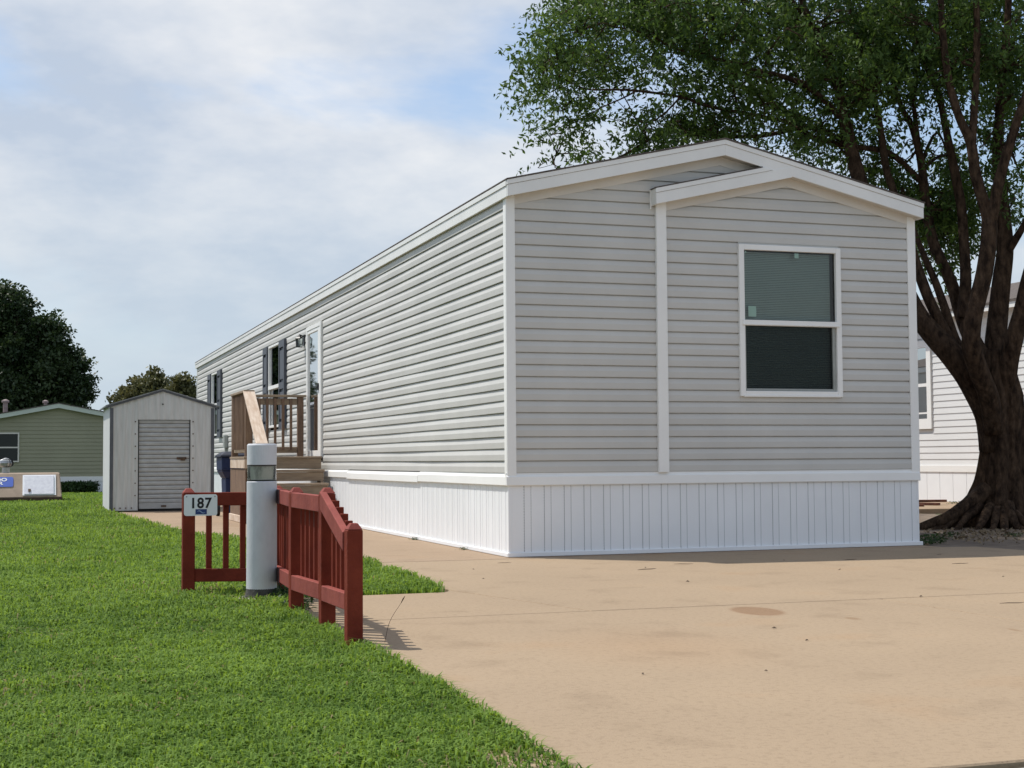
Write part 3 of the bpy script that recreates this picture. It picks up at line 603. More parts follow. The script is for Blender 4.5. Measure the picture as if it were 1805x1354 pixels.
# ------------------------------------------------------------------ wheeled bin
BN = thing('wheeled_bin', 'navy blue wheeled rubbish bin standing between shed and porch', 'bin', (-0.90, 10.95, 0))
def taper(b, c, w0, d0, z0, w1, d1, z1, mi=0):
    b.hexa([(c[0] - w0, c[1] - d0, z0), (c[0] + w0, c[1] - d0, z0), (c[0] + w0, c[1] + d0, z0), (c[0] - w0, c[1] + d0, z0), (c[0] - w1, c[1] - d1, z1), (c[0] + w1, c[1] - d1, z1), (c[0] + w1, c[1] + d1, z1), (c[0] - w1, c[1] + d1, z1)], mi); return b
c = (-0.90, 10.95)
b = taper(MB(), c, 0.185, 0.23, 0.04, 0.205, 0.26, 0.60); taper(b, c, 0.206, 0.262, 0.60, 0.27, 0.33, 0.72); taper(b, c, 0.270, 0.33, 0.72, 0.275, 0.335, 0.93)
b.build('bin_body', M['bin'], BN, bevel=0.015, seg=2)
b = taper(MB(), c, 0.30, 0.36, 0.93, 0.29, 0.35, 0.965); taper(b, c, 0.285, 0.34, 0.966, 0.20, 0.24, 1.02)
b.build('bin_lid', M['binlid'], BN, bevel=0.01, seg=2)
MB().bar((-1.14, 11.34, 0.95), (-0.66, 11.34, 0.95), 0.03, 0.03).build('bin_handle', M['binlid'], BN)
for sx in (-1, 1):
    w = MB(); w.prism([(11.16 + 0.10 * math.cos(2 * math.pi * i / 18), 0.101 + 0.10 * math.sin(2 * math.pi * i / 18)) for i in range(18)], fY, -0.90 + sx * 0.235, -0.90 + sx * 0.285); w.build('bin_wheel', M['black'], BN)

# ------------------------------------------------------------------ metal shed
SX0, SX1, SY0, SY1, SE, SA = -2.66, -0.90, 13.95, 16.4, 1.86, 2.125
SH = thing('garden_shed', 'small white metal garden shed with roll-up door on patio', 'shed', ((SX0 + SX1) / 2, 15.2, 0))
SC = (SX0 + SX1) / 2; DX0, DX1, DZ = -2.20, -1.30, 1.605
def ribbed(b, u0, u1, zlo, zhi, fn, step=0.0275, dep=0.007):
    n = max(2, int(round((u1 - u0) / step))); vs_ = []; 
    for i in range(n + 1):
        u = u0 + (u1 - u0) * i / n; o_ = dep if (i // 2) % 2 == 0 else 0
        a = zlo(u) if callable(zlo) else zlo; c_ = zhi(u) if callable(zhi) else zhi
        vs_ += [fn(u, o_, a), fn(u, o_, c_)]
    b.add(vs_, [(2 * i, 2 * i + 2, 2 * i + 3, 2 * i + 1) for i in range(n)])
    return b
roofz = lambda x: SA - (SA - SE) * abs(x - SC) / ((SX1 - SX0) / 2)
ff = lambda u, o_, z: (u, SY0 - o_, z)
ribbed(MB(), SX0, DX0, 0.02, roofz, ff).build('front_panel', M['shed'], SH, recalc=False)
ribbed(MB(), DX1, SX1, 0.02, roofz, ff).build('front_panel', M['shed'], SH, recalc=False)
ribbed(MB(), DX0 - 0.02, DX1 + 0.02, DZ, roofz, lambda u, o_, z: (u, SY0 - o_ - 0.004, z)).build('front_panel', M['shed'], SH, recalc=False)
ribbed(MB(), SY0, SY1, 0.02, SE, lambda u, o_, z: (SX0 - o_, u, z)).build('side_panel', M['shedside_lit'], SH, recalc=False)
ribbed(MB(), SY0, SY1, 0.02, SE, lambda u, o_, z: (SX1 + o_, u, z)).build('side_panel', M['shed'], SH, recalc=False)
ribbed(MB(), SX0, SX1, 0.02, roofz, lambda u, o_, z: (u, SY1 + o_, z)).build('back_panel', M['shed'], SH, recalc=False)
for sgn, xe in ((-1, SX0), (1, SX1)):
    MB().prism([(xe + sgn * 0.09, SE - 0.022), (SC, SA + 0.008), (SC, SA + 0.026), (xe + sgn * 0.09, SE - 0.004)], fX, SY0 - 0.05, SY1 + 0.05).build('roof', M['shedroof'], SH)
    MB().prism([(xe + sgn * 0.07, SE - 0.055), (SC, SA - 0.025), (SC, SA + 0.006), (xe + sgn * 0.07, SE - 0.024)], fX, SY0 - 0.035, SY0 - 0.012).build('gable_trim', M['shedtrim'], SH)
    MB().box(min(xe + sgn * 0.014, xe - sgn * 0.042), max(xe + sgn * 0.014, xe - sgn * 0.042), SY0 - 0.016, SY0 - 0.008, 0.0, SE - 0.05).box(min(xe + sgn * 0.009, xe + sgn * 0.016), max(xe + sgn * 0.009, xe + sgn * 0.016), SY0 - 0.0075, SY0 + 0.05, 0.0, SE - 0.05).build('corner_trim', M['shedtrim'], SH)
slat = MB().prism([(0.0, 0.0), (-0.010, 0.012), (-0.012, 0.040), (-0.004, 0.066), (0.0, 0.072), (0.008, 0.072), (0.008, 0.0)], lambda u, v, t: (t, u, v), DX0 + 0.02, DX1 - 0.015).mesh('door_slat', M['sheddoor'])
z = 0.145
while z < DZ - 0.02: place('door_slat', slat, SH, (0, SY0 + 0.03, z)); z += 0.0775
MB().box(DX0 + 0.02, DX1 - 0.015, SY0 + 0.018, SY0 + 0.04, 0.045, 0.143).build('door_bottom_bar', M['sheddoor'], SH, bevel=0.003)
MB().box(DX0, DX1, SY0 + 0.045, SY0 + 0.05, 0.0, DZ + 0.05).build('door_backing', M['dark'], SH)
for xx in (DX0, DX1 - 0.014): MB().box(xx, xx + 0.018, SY0 - 0.002, SY0 + 0.044, 0.02, DZ).build('door_track', M['black'], SH)
MB().box(DX1 - 0.235, DX1 - 0.065, SY0 + 0.008, SY0 + 0.016, 0.905, 0.945).box(DX1 - 0.17, DX1 - 0.09, SY0 - 0.004, SY0 + 0.0075, 0.885, 0.93).build('door_latch', M['rust'], SH)
MB().box(-1.80, -1.71, SY0 + 0.006, SY0 + 0.0175, 0.075, 0.105).build('door_handle', M['rust'], SH)
for xx in (DX0 - 0.045, DX1 + 0.045):
    for i in range(7):
        z = 0.27 + i * 0.215; MB().box(xx - 0.010, xx + 0.010, SY0 - 0.018, SY0 - 0.0075, z, z + 0.02).build('bolt', M['rust'], SH)
for i in range(4): MB().box(-2.60 + i * 0.095, -2.58 + i * 0.095, SY0 - 0.018, SY0 - 0.0075, 0.055, 0.075).build('bolt', M['rust'], SH)
MB().box(SC - 0.012, SC + 0.012, SY0 - 0.02, SY0 - 0.0075, 1.865, 1.888).build('bolt', M['black'], SH)

# ------------------------------------------------------------------ red corner fence
FC = thing('picket_fence', 'low barn-red wooden corner fence on the lawn edge', 'fence', (-2.5, -3.4, 0))
PX, PA, PB, PC, PD = (-3.03, -2.36), (-2.465, -2.52), (-2.575, -3.85), (-2.572, -4.74), (-2.598, -5.50)
def fpost(p, ztip, w=0.080):
    h = w / 2; zt = ztip - 0.031
    b = MB(); b.hexa([(p[0] - h, p[1] - h, -0.08), (p[0] + h, p[1] - h, -0.08), (p[0] + h, p[1] + h, -0.08), (p[0] - h, p[1] + h, -0.08), (p[0] - h, p[1] - h, zt), (p[0] + h, p[1] - h, zt), (p[0] + h, p[1] + h, zt), (p[0] - h, p[1] + h, zt)])
    o = b.build('post', M['red'], FC, bevel=0.004)
    k = 0.017
    b = MB(); b.hexa([(p[0] - h, p[1] - h, zt + .001), (p[0] + h, p[1] - h, zt + .001), (p[0] + h, p[1] + h, zt + .001), (p[0] - h, p[1] + h, zt + .001), (p[0] - k, p[1] - k, ztip), (p[0] + k, p[1] - k, ztip), (p[0] + k, p[1] + k, ztip), (p[0] - k, p[1] + k, ztip)])
    b.build('post_cap', M['redlit'], o, bevel=0.003)
fpost(PX, 0.688); fpost(PA, 0.70); fpost(PB, 0.712, 0.076); fpost(PC, 0.725, 0.076); fpost(PD, 0.572, 0.074)
def rail(p, q, z0p, z1p, z0q=None, z1q=None, th=0.038, inset=0.041, off=0.0, m='red'):
    z0q = z0p if z0q is None else z0q; z1q = z1p if z1q is None else z1q
    P_ = Vector((p[0], p[1], 0)); Q = Vector((q[0], q[1], 0)); dd = (Q - P_).normalized(); P2 = P_ + dd * inset; Q2 = Q - dd * inset
    n_ = Vector((-dd.y, dd.x, 0)) * th / 2; of = Vector((-dd.y, dd.x, 0)) * off
    b = MB(); b.hexa([P2 - n_ + of + Vector((0, 0, z0p)), P2 + n_ + of + Vector((0, 0, z0p)), Q2 + n_ + of + Vector((0, 0, z0q)), Q2 - n_ + of + Vector((0, 0, z0q)), P2 - n_ + of + Vector((0, 0, z1p)), P2 + n_ + of + Vector((0, 0, z1p)), Q2 + n_ + of + Vector((0, 0, z1q)), Q2 - n_ + of + Vector((0, 0, z1q))])
    return b.build('rail', M[m], FC, bevel=0.003)
rail(PX, PA, 0.572, 0.660); rail(PX, PA, 0.07, 0.155)
# driveway run: boards flush with the sunny face of the posts
for a, b_ in ((PA, PB), (PB, PC)):
    lo_ = {PA: 0.095, PB: 0.127, PC: 0.145}
    rail(a, b_, 0.598, 0.684, off=-0.018, m='redlit'); rail(a, b_, lo_[a], lo_[a] + 0.085, lo_[b_], lo_[b_] + 0.085, off=-0.018, m='redlit')
rail(PC, PD, 0.145, 0.224, 0.165, 0.244, off=-0.018, m='redlit')
rail(PC, PD, 0.615, 0.705, 0.440, 0.530, off=-0.027, th=0.036, m='redlit')
# a touch-up board painted darker near the corner
for z0_, z1_ in ((0.596, 0.686), (0.103, 0.194)):
    q0 = Vector((PA[0], PA[1], 0)); q1 = Vector((PB[0], PB[1], 0)); dd = (q1 - q0).normalized(); nn = Vector((-dd.y, dd.x, 0)) * -1
    cpos = q0 + dd * 0.50 + nn * 0.0385
    b = MB(); b.bar(cpos - dd * 0.10 + Vector((0, 0, (z0_ + z1_) / 2)), cpos + dd * 0.10 + Vector((0, 0, (z0_ + z1_) / 2)), 0.003, z1_ - z0_); b.build('rail_splice', M['redpatch'], FC)
def picket(p, z0_, z1_, w=0.036): 
    b = MB(); b.box(p[0] - w / 2, p[0] + w / 2, p[1] - w / 2, p[1] + w / 2, z0_, z1_); b.build('picket', M['red'], FC, bevel=0.002)
def between(p, q, n, z0_, z1_, z1q=None, off=0.022):
    P_ = Vector((p[0], p[1], 0)); Q = Vector((q[0], q[1], 0)); dd = (Q - P_).normalized(); nn = Vector((-dd.y, dd.x, 0)) * off
    for i in range(n):
        t = (i + 1) / (n + 1); r = P_.lerp(Q, t) + nn
        picket((r.x, r.y), z0_, z1_ if z1q is None else z1_ * (1 - t) + z1q * t)
for i in range(5): picket((-2.895 + i * 0.108, -2.385 - i * 0.030 + 0.03), 0.075, 0.650)
between(PA, PB, 9, 0.10, 0.680); between(PB, PC, 6, 0.125, 0.680); between(PC, PD, 5, 0.15, 0.690, 0.515)
# ------------------------------------------------------------------ number plate
def text_mesh(txt, size, m, name, bold=0.0, sx=1.0):
    cu = bpy.data.curves.new(name, 'FONT'); cu.body = txt; cu.size = size; cu.align_x = 'CENTER'; cu.offset = bold; cu.extrude = 0.0006; cu.resolution_u = 6
    o = bpy.data.objects.new(name, cu); COL.objects.link(o)
    dg = bpy.context.evaluated_depsgraph_get(); me = bpy.data.meshes.new_from_object(o.evaluated_get(dg)); me.name = name
    bpy.data.objects.remove(o); me.materials.clear(); me.materials.append(m)
    me.transform(Matrix(((sx, 0, 0, 0), (0, 0, -1, 0), (0, 1, 0, 0), (0, 0, 0, 1))))     # upright, facing -Y
    return me
NX0, NX1, NZ0, NZ1, NY = -3.068, -2.852, 0.508, 0.648, -2.448
NP = thing('number_plate', 'white house number plate reading 187 screwed to red fence', 'number plate', ((NX0 + NX1) / 2, NY, (NZ0 + NZ1) / 2))
def rrect(x0, x1, z0, z1, r, n=5):
    pts = []
    for cx_, cz_, a0 in ((x1 - r, z1 - r, 0), (x0 + r, z1 - r, 90), (x0 + r, z0 + r, 180), (x1 - r, z0 + r, 270)):
        pts += [(cx_ + r * math.cos(math.radians(a0 + 90 * i / n)), cz_ + r * math.sin(math.radians(a0 + 90 * i / n))) for i in range(n + 1)]
    return pts
MB().prism(rrect(NX0, NX1, NZ0, NZ1, 0.016), fX, NY - 0.002, NY + 0.002).build('plate', M['sign'], NP)
cx_ = (NX0 + NX1) / 2
for ch, dx_ in (('1', -0.046), ('8', 0.002), ('7', 0.051)):
    me = text_mesh(ch, 0.094, M['ink'], 'digit', 0.0024, 0.95); place('digit', me, NP, (cx_ + dx_ - 0.003, NY - 0.0032, NZ1 - 0.088))
MB().box(cx_ - 0.034, cx_ + 0.040, NY - 0.0032, NY - 0.0022, NZ0 + 0.009, NZ0 + 0.043).build('blue_panel', M['signblue'], NP)
wv = MB(); pts = []
for i in range(13):
    t = i / 12; pts.append((cx_ - 0.024 + 0.054 * t, NZ0 + 0.025 + 0.0075 * math.sin(2 * math.pi * (t * 0.95 + 0.02)), 0.0005 + 0.0026 * math.sin(math.pi * t)))
for p, q in zip(pts, pts[1:]): wv.add([(p[0], NY - 0.0038, p[1] - p[2]), (q[0], NY - 0.0038, q[1] - q[2]), (q[0], NY - 0.0038, q[1] + q[2]), (p[0], NY - 0.0038, p[1] + p[2])], [(0, 1, 2, 3)])
wv.build('wave_emblem', M['signwave'], NP, recalc=False)
MB().lathe([(0.005, 0), (0.004, 0.003)], 8).build('bracket', M['galv'], NP).location = Vector((cx_ + 0.01, NY - 0.004, NZ1 - 0.008)) - org(NP)
for sx_ in (NX0 + 0.016, NX1 - 0.016): MB().box(sx_ - 0.004, sx_ + 0.004, NY - 0.0055, NY - 0.0022, NZ1 - 0.018, NZ1 - 0.010).build('screw', M['galv'], NP)

# ------------------------------------------------------------------ bollard light
BC = (-2.635, -2.95)
BO = thing('bollard_light', 'white cylindrical bollard light with clear lens band beside red fence', 'bollard', (BC[0], BC[1], 0))
R_ = 0.0945
MB().lathe([(R_ + 0.012, 0.0), (R_ + 0.012, 0.0), (R_ + 0.0, 0.072), (R_ + 0.0, 0.075)], 40, BC).build('base_collar', M['bollard_base'], BO, smooth=False)
nb = 48; vs_ = []
for zi, rr in ((None, R_ + 0.0015), (0.10, R_ + 0.0015), (0.3, R_ + 0.001), (0.733, R_), (0.738, R_ - 0.004)):
    for i in range(nb):
        a = 2 * math.pi * i / nb; z = zi if zi else 0.052 + 0.028 * mnoise.noise(Vector((math.cos(a) * 4, math.sin(a) * 4, 3))) + 0.014 * mnoise.noise(Vector((math.cos(a) * 13, math.sin(a) * 13, 3)))
        vs_.append((BC[0] + rr * math.cos(a), BC[1] + rr * math.sin(a), z))
MB().add(vs_, [(j * nb + i, j * nb + (i + 1) % nb, (j + 1) * nb + (i + 1) % nb, (j + 1) * nb + i) for j in range(4) for i in range(nb)] + [tuple(4 * nb + i for i in range(nb))]).build('shaft', M['bollard'], BO, smooth=False)
MB().lathe([(R_ - 0.003, 0.739), (R_ - 0.003, 0.746)], 40, BC).build('gasket', M['black'], BO)
MB().lathe([(R_ - 0.004, 0.747), (R_ - 0.004, 0.833)], 40, BC, caps=False).build('lens', M['bollardglass'], BO, smooth=True, recalc=False)
MB().lathe([(0.070, 0.747), (0.076, 0.832)], 28, BC, caps=False).build('reflector', M['reflector'], BO, smooth=True, recalc=False)
MB().lathe([(R_ - 0.003, 0.834), (R_ - 0.003, 0.841)], 40, BC).build('gasket', M['black'], BO)
MB().lathe([(R_ - 0.002, 0.842), (R_ - 0.001, 0.965), (R_ - 0.006, 0.973), (R_ - 0.012, 0.975)], 40, BC).build('cap', M['bollard'], BO)
MB().lathe([(0.15, -0.1), (0.15, 0.004), (0.143, 0.009)], 32, BC).build('footing', M['concrete_old'], BO)

# ------------------------------------------------------------------ storm shelter on the far lawn
SY = 22.6; hx1 = -3.29
SS = thing('storm_shelter', 'low tan concrete storm shelter with white hatch on far lawn', 'storm shelter', (-4.8, 23.2, 0))
def fy(z): return SY - 0.22 + 0.80 * (z - 0.08)          # sloping front face
MB().hexa([(-6.4, fy(.08), 0.08), (hx1 + 0.02, fy(.08), 0.08), (hx1 + 0.02, SY + 1.5, 0.08), (-6.4, SY + 1.5, 0.08), (-6.4, fy(.63), 0.63), (hx1 - 0.02, fy(.63), 0.63), (hx1 - 0.02, SY + 1.4, 0.63), (-6.4, SY + 1.4, 0.63)]).build('shelter_body', M['shelter'], SS, bevel=0.02)
MB().box(-6.42, hx1 + 0.03, fy(.08) - 0.015, SY + 1.52, -0.08, 0.079).build('shelter_base', M['shelterbase'], SS)
def onface(x0_, x1_, z0_, z1_, near, far):
    return MB().hexa([(x0_, fy(z0_) - near, z0_), (x1_, fy(z0_) - near, z0_), (x1_, fy(z0_) - far, z0_), (x0_, fy(z0_) - far, z0_), (x0_, fy(z1_) - near, z1_), (x1_, fy(z1_) - near, z1_), (x1_, fy(z1_) - far, z1_), (x0_, fy(z1_) - far, z1_)])
hf = onface(-4.12, -3.40, 0.13, 0.585, 0.03, -0.02).build('hatch_frame', M['white'], SS)
onface(-4.09, -3.445, 0.155, 0.572, 0.06, 0.032).build('hatch_door', M['doorwhite'], hf, bevel=0.006)
onface(-4.0, -3.945, 0.215, 0.275, 0.08, 0.061).build('hatch_latch', M['rust'], hf)
sg = MB().prism(rrect(-5.40, -4.32, 0.325, 0.545, 0.04), lambda u, v, t: (u, fy(v) + t, v), -0.016, 0.0).build('shelter_sign', M['signroyal'], SS)
for tx, zz_ in (('TORNADO', 0.452), ('SHELTER', 0.372)):
    me = text_mesh(tx, 0.098, M['white'], 'lettering', 0.004, 1.6)
    for v_ in me.vertices: v_.co.y += 0.80 * v_.co.z
    o = place('lettering', me, sg, (0, 0, 0)); o.location = Vector((-4.85, fy(zz_) - 0.0215, zz_)) - org(SS)
tv = MB(); tc_ = (-4.49, 23.1)
tv.lathe([(0.085, 0.631), (0.085, 0.76)], 16, tc_)
tvb = tv.build('vent_neck', M['galv'], SS)
tv = MB()
for i in range(14):
    a = 2 * math.pi * i / 14; a2 = a + 0.5
    pr = [(0.09, 0.762), (0.155, 0.80), (0.175, 0.86), (0.15, 0.92), (0.06, 0.96)]
    vs_ = []
    for r, z in pr: vs_ += [(tc_[0] + r * math.cos(a), tc_[1] + r * math.sin(a), z), (tc_[0] + (r - 0.02) * math.cos(a2), tc_[1] + (r - 0.02) * math.sin(a2), z)]
    tv.add(vs_, [(2 * k, 2 * k + 1, 2 * k + 3, 2 * k + 2) for k in range(4)])
tv.lathe([(0.075, 0.958), (0.04, 0.975), (0.01, 0.98)], 14, tc_)
tv.build('vent_turbine', M['galv'], SS, recalc=False)

# ------------------------------------------------------------------ green house far left
GY, GXC, GH = 37.6, -3.06, 2.32
GZ = 2.79; gsl = 0.185
GHo = thing('green_house', 'sage green sided mobile home facing gable end, beyond the lawn', 'mobile home', (GXC - 0.0, 44, -0.12))
def groof(x): return GZ - gsl * abs(x - GXC)
MB().prism([(GXC - GH, 0.38), (GXC + GH, 0.38), (GXC + GH, groof(GXC + GH) - 0.05), (GXC, GZ - 0.05), (GXC - GH, groof(GXC - GH) - 0.05)], fX, GY + 0.02, GY + 14).build('wall', M['greensiding'], GHo)
sb = MB(); z = 0.40
while z < GZ - 0.12:
    hw = min(GH, (GZ - 0.06 - z - 0.05) / gsl)
    segs_ = [(GXC - hw, GXC + hw)]
    if 0.91 < z + 0.06 and z < 1.83: segs_ = [(GXC - hw, -5.37), (-4.265, GXC + hw)]
    for a, b_ in segs_:
        if b_ > a: sb.add([(a, GY, z), (b_, GY, z), (b_, GY + 0.016, z + 0.126), (a, GY + 0.016, z + 0.126), (a, GY + 0.018, z), (b_, GY + 0.018, z)], [(0, 1, 2, 3), (0, 4, 5, 1)])
    z += 0.1265
so = sb.build('siding', M['greensiding'], GHo, recalc=False); so['kind'] = 'stuff'
for sgn in (-1, 1):
    xe = GXC + sgn * (GH + 0.1)
    MB().prism([(xe, groof(xe) - 0.16), (GXC, GZ - 0.14), (GXC, GZ), (xe, groof(xe) - 0.02)], fX, GY - 0.18, GY - 0.15).build('fascia', M['greentrim'], GHo)
    MB().prism([(xe, groof(xe) - 0.015), (GXC, GZ + 0.005), (GXC, GZ + 0.03), (xe, groof(xe) + 0.01)], fX, GY - 0.2, GY + 14.2).build('roof', M['shingle'], GHo)
    MB().prism([(xe, groof(xe) - 0.15), (GXC, GZ - 0.13), (GXC, GZ - 0.11), (xe, groof(xe) - 0.13)], fX, GY - 0.148, GY + 0.03).build('soffit', M['greentrim'], GHo)
MB().box(GXC - GH, GXC + GH, GY - 0.03, GY + 0.01, 0.24, 0.40).build('skirting_band', M['trim'], GHo)
MB().box(GXC - GH + 0.02, GXC + GH - 0.02, GY - 0.005, GY + 0.02, -0.16, 0.24).build('skirting', M['skirt'], GHo)
f = MB(); wx0, wx1, wz0, wz1 = -5.37, -4.265, 0.885, 1.845; q = 0.045
f.box(wx0, wx0 + q, GY - 0.04, GY + 0.019, wz0, wz1).box(wx1 - q, wx1, GY - 0.04, GY + 0.019, wz0, wz1).box(wx0 + q, wx1 - q, GY - 0.04, GY + 0.019, wz1 - q, wz1).box(wx0 + q, wx1 - q, GY - 0.04, GY + 0.019, wz0, wz0 + q).box(wx0 + q, wx1 - q, GY - 0.03, GY + 0.019, 1.34, 1.385)
wo = f.build('window', M['soffit'], GHo)
MB().add([(wx0, GY - 0.005, wz0), (wx1, GY - 0.005, wz0), (wx1, GY - 0.005, wz1), (wx0, GY - 0.005, wz1)], [(0, 1, 2, 3)]).build('pane', M['glass_dark'], wo, recalc=False)
for (vx, vy, zt, r) in ((-4.72, 39.0, 2.95, 0.075), (-3.43, 40.5, 3.00, 0.06)):
    MB().lathe([(r, 2.4), (r, zt - 0.08), (r * 1.6, zt - 0.075), (r * 1.6, zt - 0.01), (r * 0.4, zt + 0.03)], 12, (vx, vy)).build('vent_pipe', M['ventpipe'], GHo)

# ------------------------------------------------------------------ white house on the right
NXW = 11.85
NB = thing('white_house', 'white sided mobile home with brown shingle roof behind the big tree', 'mobile home', (14, 9, 0))
MB().box(NXW + 0.035, NXW + 5, 1.0, 21, 0.0, 3.45).build('wall', M['nbsiding'], NB)
sb = MB(); z = 0.70
while z < 3.36:
    cuts = [(1.0, 21.0)]
    if z + 0.1 > 1.38 and z < 3.03: cuts = [(1.0, 10.78), (12.05, 21.0)]
    for a, b_ in cuts: sb.add([(NXW, a, z), (NXW, b_, z), (NXW + 0.011, b_, z + 0.118), (NXW + 0.011, a, z + 0.118), (NXW + 0.014, a, z), (NXW + 0.014, b_, z)], [(0, 1, 2, 3), (0, 4, 5, 1)])
    z += 0.1185
so = sb.build('siding', M['nbsiding'], NB, recalc=False); so['kind'] = 'stuff'
MB().box(NXW - 0.02, NXW + 0.028, 1.0, 21, 0.585, 0.70).build('skirting_band', M['trim'], NB)
sk = MB(); y = 1.0
while y < 20.8: sk.box(NXW - 0.004, NXW + 0.02, y, y + 0.39, 0.02, 0.584); y += 0.40
so = sk.build('skirting', M['skirt'], NB, recalc=False); so['kind'] = 'stuff'
MB().box(NXW - 0.26, NXW - 0.23, 0.7, 21.3, 3.36, 3.50).build('fascia', M['fascia'], NB)
MB().box(NXW - 0.229, NXW + 0.03, 0.7, 21.3, 3.39, 3.41).build('soffit', M['soffit'], NB)
MB().prism([(NXW - 0.28, 3.50), (NXW + 2.4, 4.25), (NXW + 5.2, 3.50), (NXW + 5.2, 3.46), (NXW + 2.4, 4.21), (NXW - 0.28, 3.46)], fX, 0.6, 21.4).build('roof', M['shingle'], NB)
f = MB(); q = 0.13; ya, yb, za, zb = 10.78, 12.05, 1.38, 3.03
f.box(NXW - 0.03, NXW + 0.02, ya, ya + q, za, zb).box(NXW - 0.03, NXW + 0.02, yb - q, yb, za, zb).box(NXW - 0.03, NXW + 0.02, ya + q, yb - q, zb - q, zb).box(NXW - 0.03, NXW + 0.02, ya + q, yb - q, za, za + q + 0.06).box(NXW - 0.02, NXW + 0.02, ya + q, yb - q, 2.17, 2.23).box(NXW - 0.018, NXW + 0.02, ya + q, yb - q, 1.66, 1.69)
wo = f.build('window', M['trim'], NB)
MB().add([(NXW + 0.0, ya, za), (NXW + 0.0, yb, za), (NXW + 0.0, yb, zb), (NXW + 0.0, ya, zb)], [(0, 1, 2, 3)]).build('pane', M['glass_dark'], wo, recalc=False)
MB().box(NXW + 0.021, NXW + 0.029, ya, yb, za, zb).build('curtain', M['dark'], wo)

# ------------------------------------------------------------------ foliage tools
def leaf_arrays(cent, nrm_dir, length, width, tint, droop=0.0):
    "one folded diamond leaf per centre"
    n = len(cent); d = nrm_dir / np.linalg.norm(nrm_dir, axis=1, keepdims=True)
    r = rng.normal(size=(n, 3)); s = np.cross(d, r); s /= np.linalg.norm(s, axis=1, keepdims=True) + 1e-9
    nn = np.cross(s, d); L_ = length[:, None]; Wd_ = width[:, None]
    base = cent - d * L_ * 0.5; tip = cent + d * L_ * 0.5; tip[:, 2] -= droop * length
    lf = cent + s * Wd_ * 0.5 + nn * Wd_ * 0.18 - d * L_ * 0.06; rt = cent - s * Wd_ * 0.5 + nn * Wd_ * 0.18 - d * L_ * 0.06
    V = np.stack([base, lf, tip, rt], 1).reshape(-1, 3); idx = np.arange(n) * 4
    F = np.stack([idx, idx + 1, idx + 2, idx + 3], 1); return V, F, np.repeat(tint, 4)
def cluster_leaves(C, rad, per, ll, lw, down=0.35, squash=0.75, tintc=None, spray=None, big=0.5):
    C = np.asarray(C, float); n = len(C) * per; ci = np.repeat(np.arange(len(C)), per)
    d = rng.normal(size=(n, 3)); d /= np.linalg.norm(d, axis=1, keepdims=True); rr = rng.random(n) ** 0.5
    rads = np.asarray(rad)[ci] if np.ndim(rad) else np.full(n, rad)
    P = C[ci] + d * (rr * rads)[:, None] * np.array([1, 1, squash])
    if spray is not None:
        u = np.asarray(spray)[ci]; tt = rng.uniform(-1, 1, n) * rads * 1.75; wob = (1 - 0.45 * np.abs(tt) / (rads * 1.75))
        P = C[ci] + u * tt[:, None] + d * (rr * rads * 0.42 * wob)[:, None]; P[:, 2] -= 0.35 * tt * tt / rads * 0.5
    dirv = d * 0.8 + rng.normal(size=(n, 3)) * 0.6; dirv[:, 2] -= down
    lf = np.array([mnoise.noise(Vector((p[0] / big, p[1] / big, p[2] / big))) for p in C])
    tb = (np.clip(0.45 + 0.7 * lf + 0.25 * rng.normal(size=len(C)), 0, 1) if tintc is None else tintc)[ci]
    tint = np.clip(0.55 * tb + 0.45 * rng.random(n), 0, 1)
    ln = ll * (0.65 + 0.7 * rng.random(n))
    return leaf_arrays(P, dirv, ln, ln * lw, tint)
def catmull(pts, sub=4):
    P = [np.array(p, float) for p in pts]; out_ = []
    for i in range(len(P) - 1):
        p0 = P[max(i - 1, 0)]; p1 = P[i]; p2 = P[i + 1]; p3 = P[min(i + 2, len(P) - 1)]
        for k in range(sub):
            t = k / sub; out_.append(0.5 * ((2 * p1) + (-p0 + p2) * t + (2 * p0 - 5 * p1 + 4 * p2 - p3) * t * t + (-p0 + 3 * p1 - 3 * p2 + p3) * t ** 3))
    out_.append(P[-1]); return out_
def in_poly(x, y, poly):
    c_ = False; n = len(poly); j = n - 1
    for i in range(n):
        xi, yi = poly[i]; xj, yj = poly[j]
        if (yi > y) != (yj > y) and x < (xj - xi) * (y - yi) / (yj - yi) + xi: c_ = not c_
        j = i
    return c_
def tree_obj(label, loc, group=None, name='tree', cat='tree'):
    return thing(name, label, cat, loc, group)

# ------------------------------------------------------------------ big shade tree on the right
TB = at(1758, 925, 17.6); TB.z = 0
BT = tree_obj('huge dark shade tree with many upright limbs rising over house roof', (TB.x, TB.y, 0), name='shade_tree')
tm = MB(); limb_pts = []
def limb(spec, r0, r1, n=9, sub=4, rough=0.16, keep=True, pw=1.0):
    "spec: list of (column, row, metres along view)"
    pts = catmull([at(*s_) for s_ in spec], sub); m_ = len(pts)
    rr = [(r0 + (r1 - r0) * (i / (m_ - 1)) ** pw) * (0.83 if keep else 1) for i in range(m_)]
    tm.tube(pts, rr, n, rough=rough)
    if keep: limb_pts.extend([(np.array(p), r) for p, r in zip(pts, rr)])
    return pts
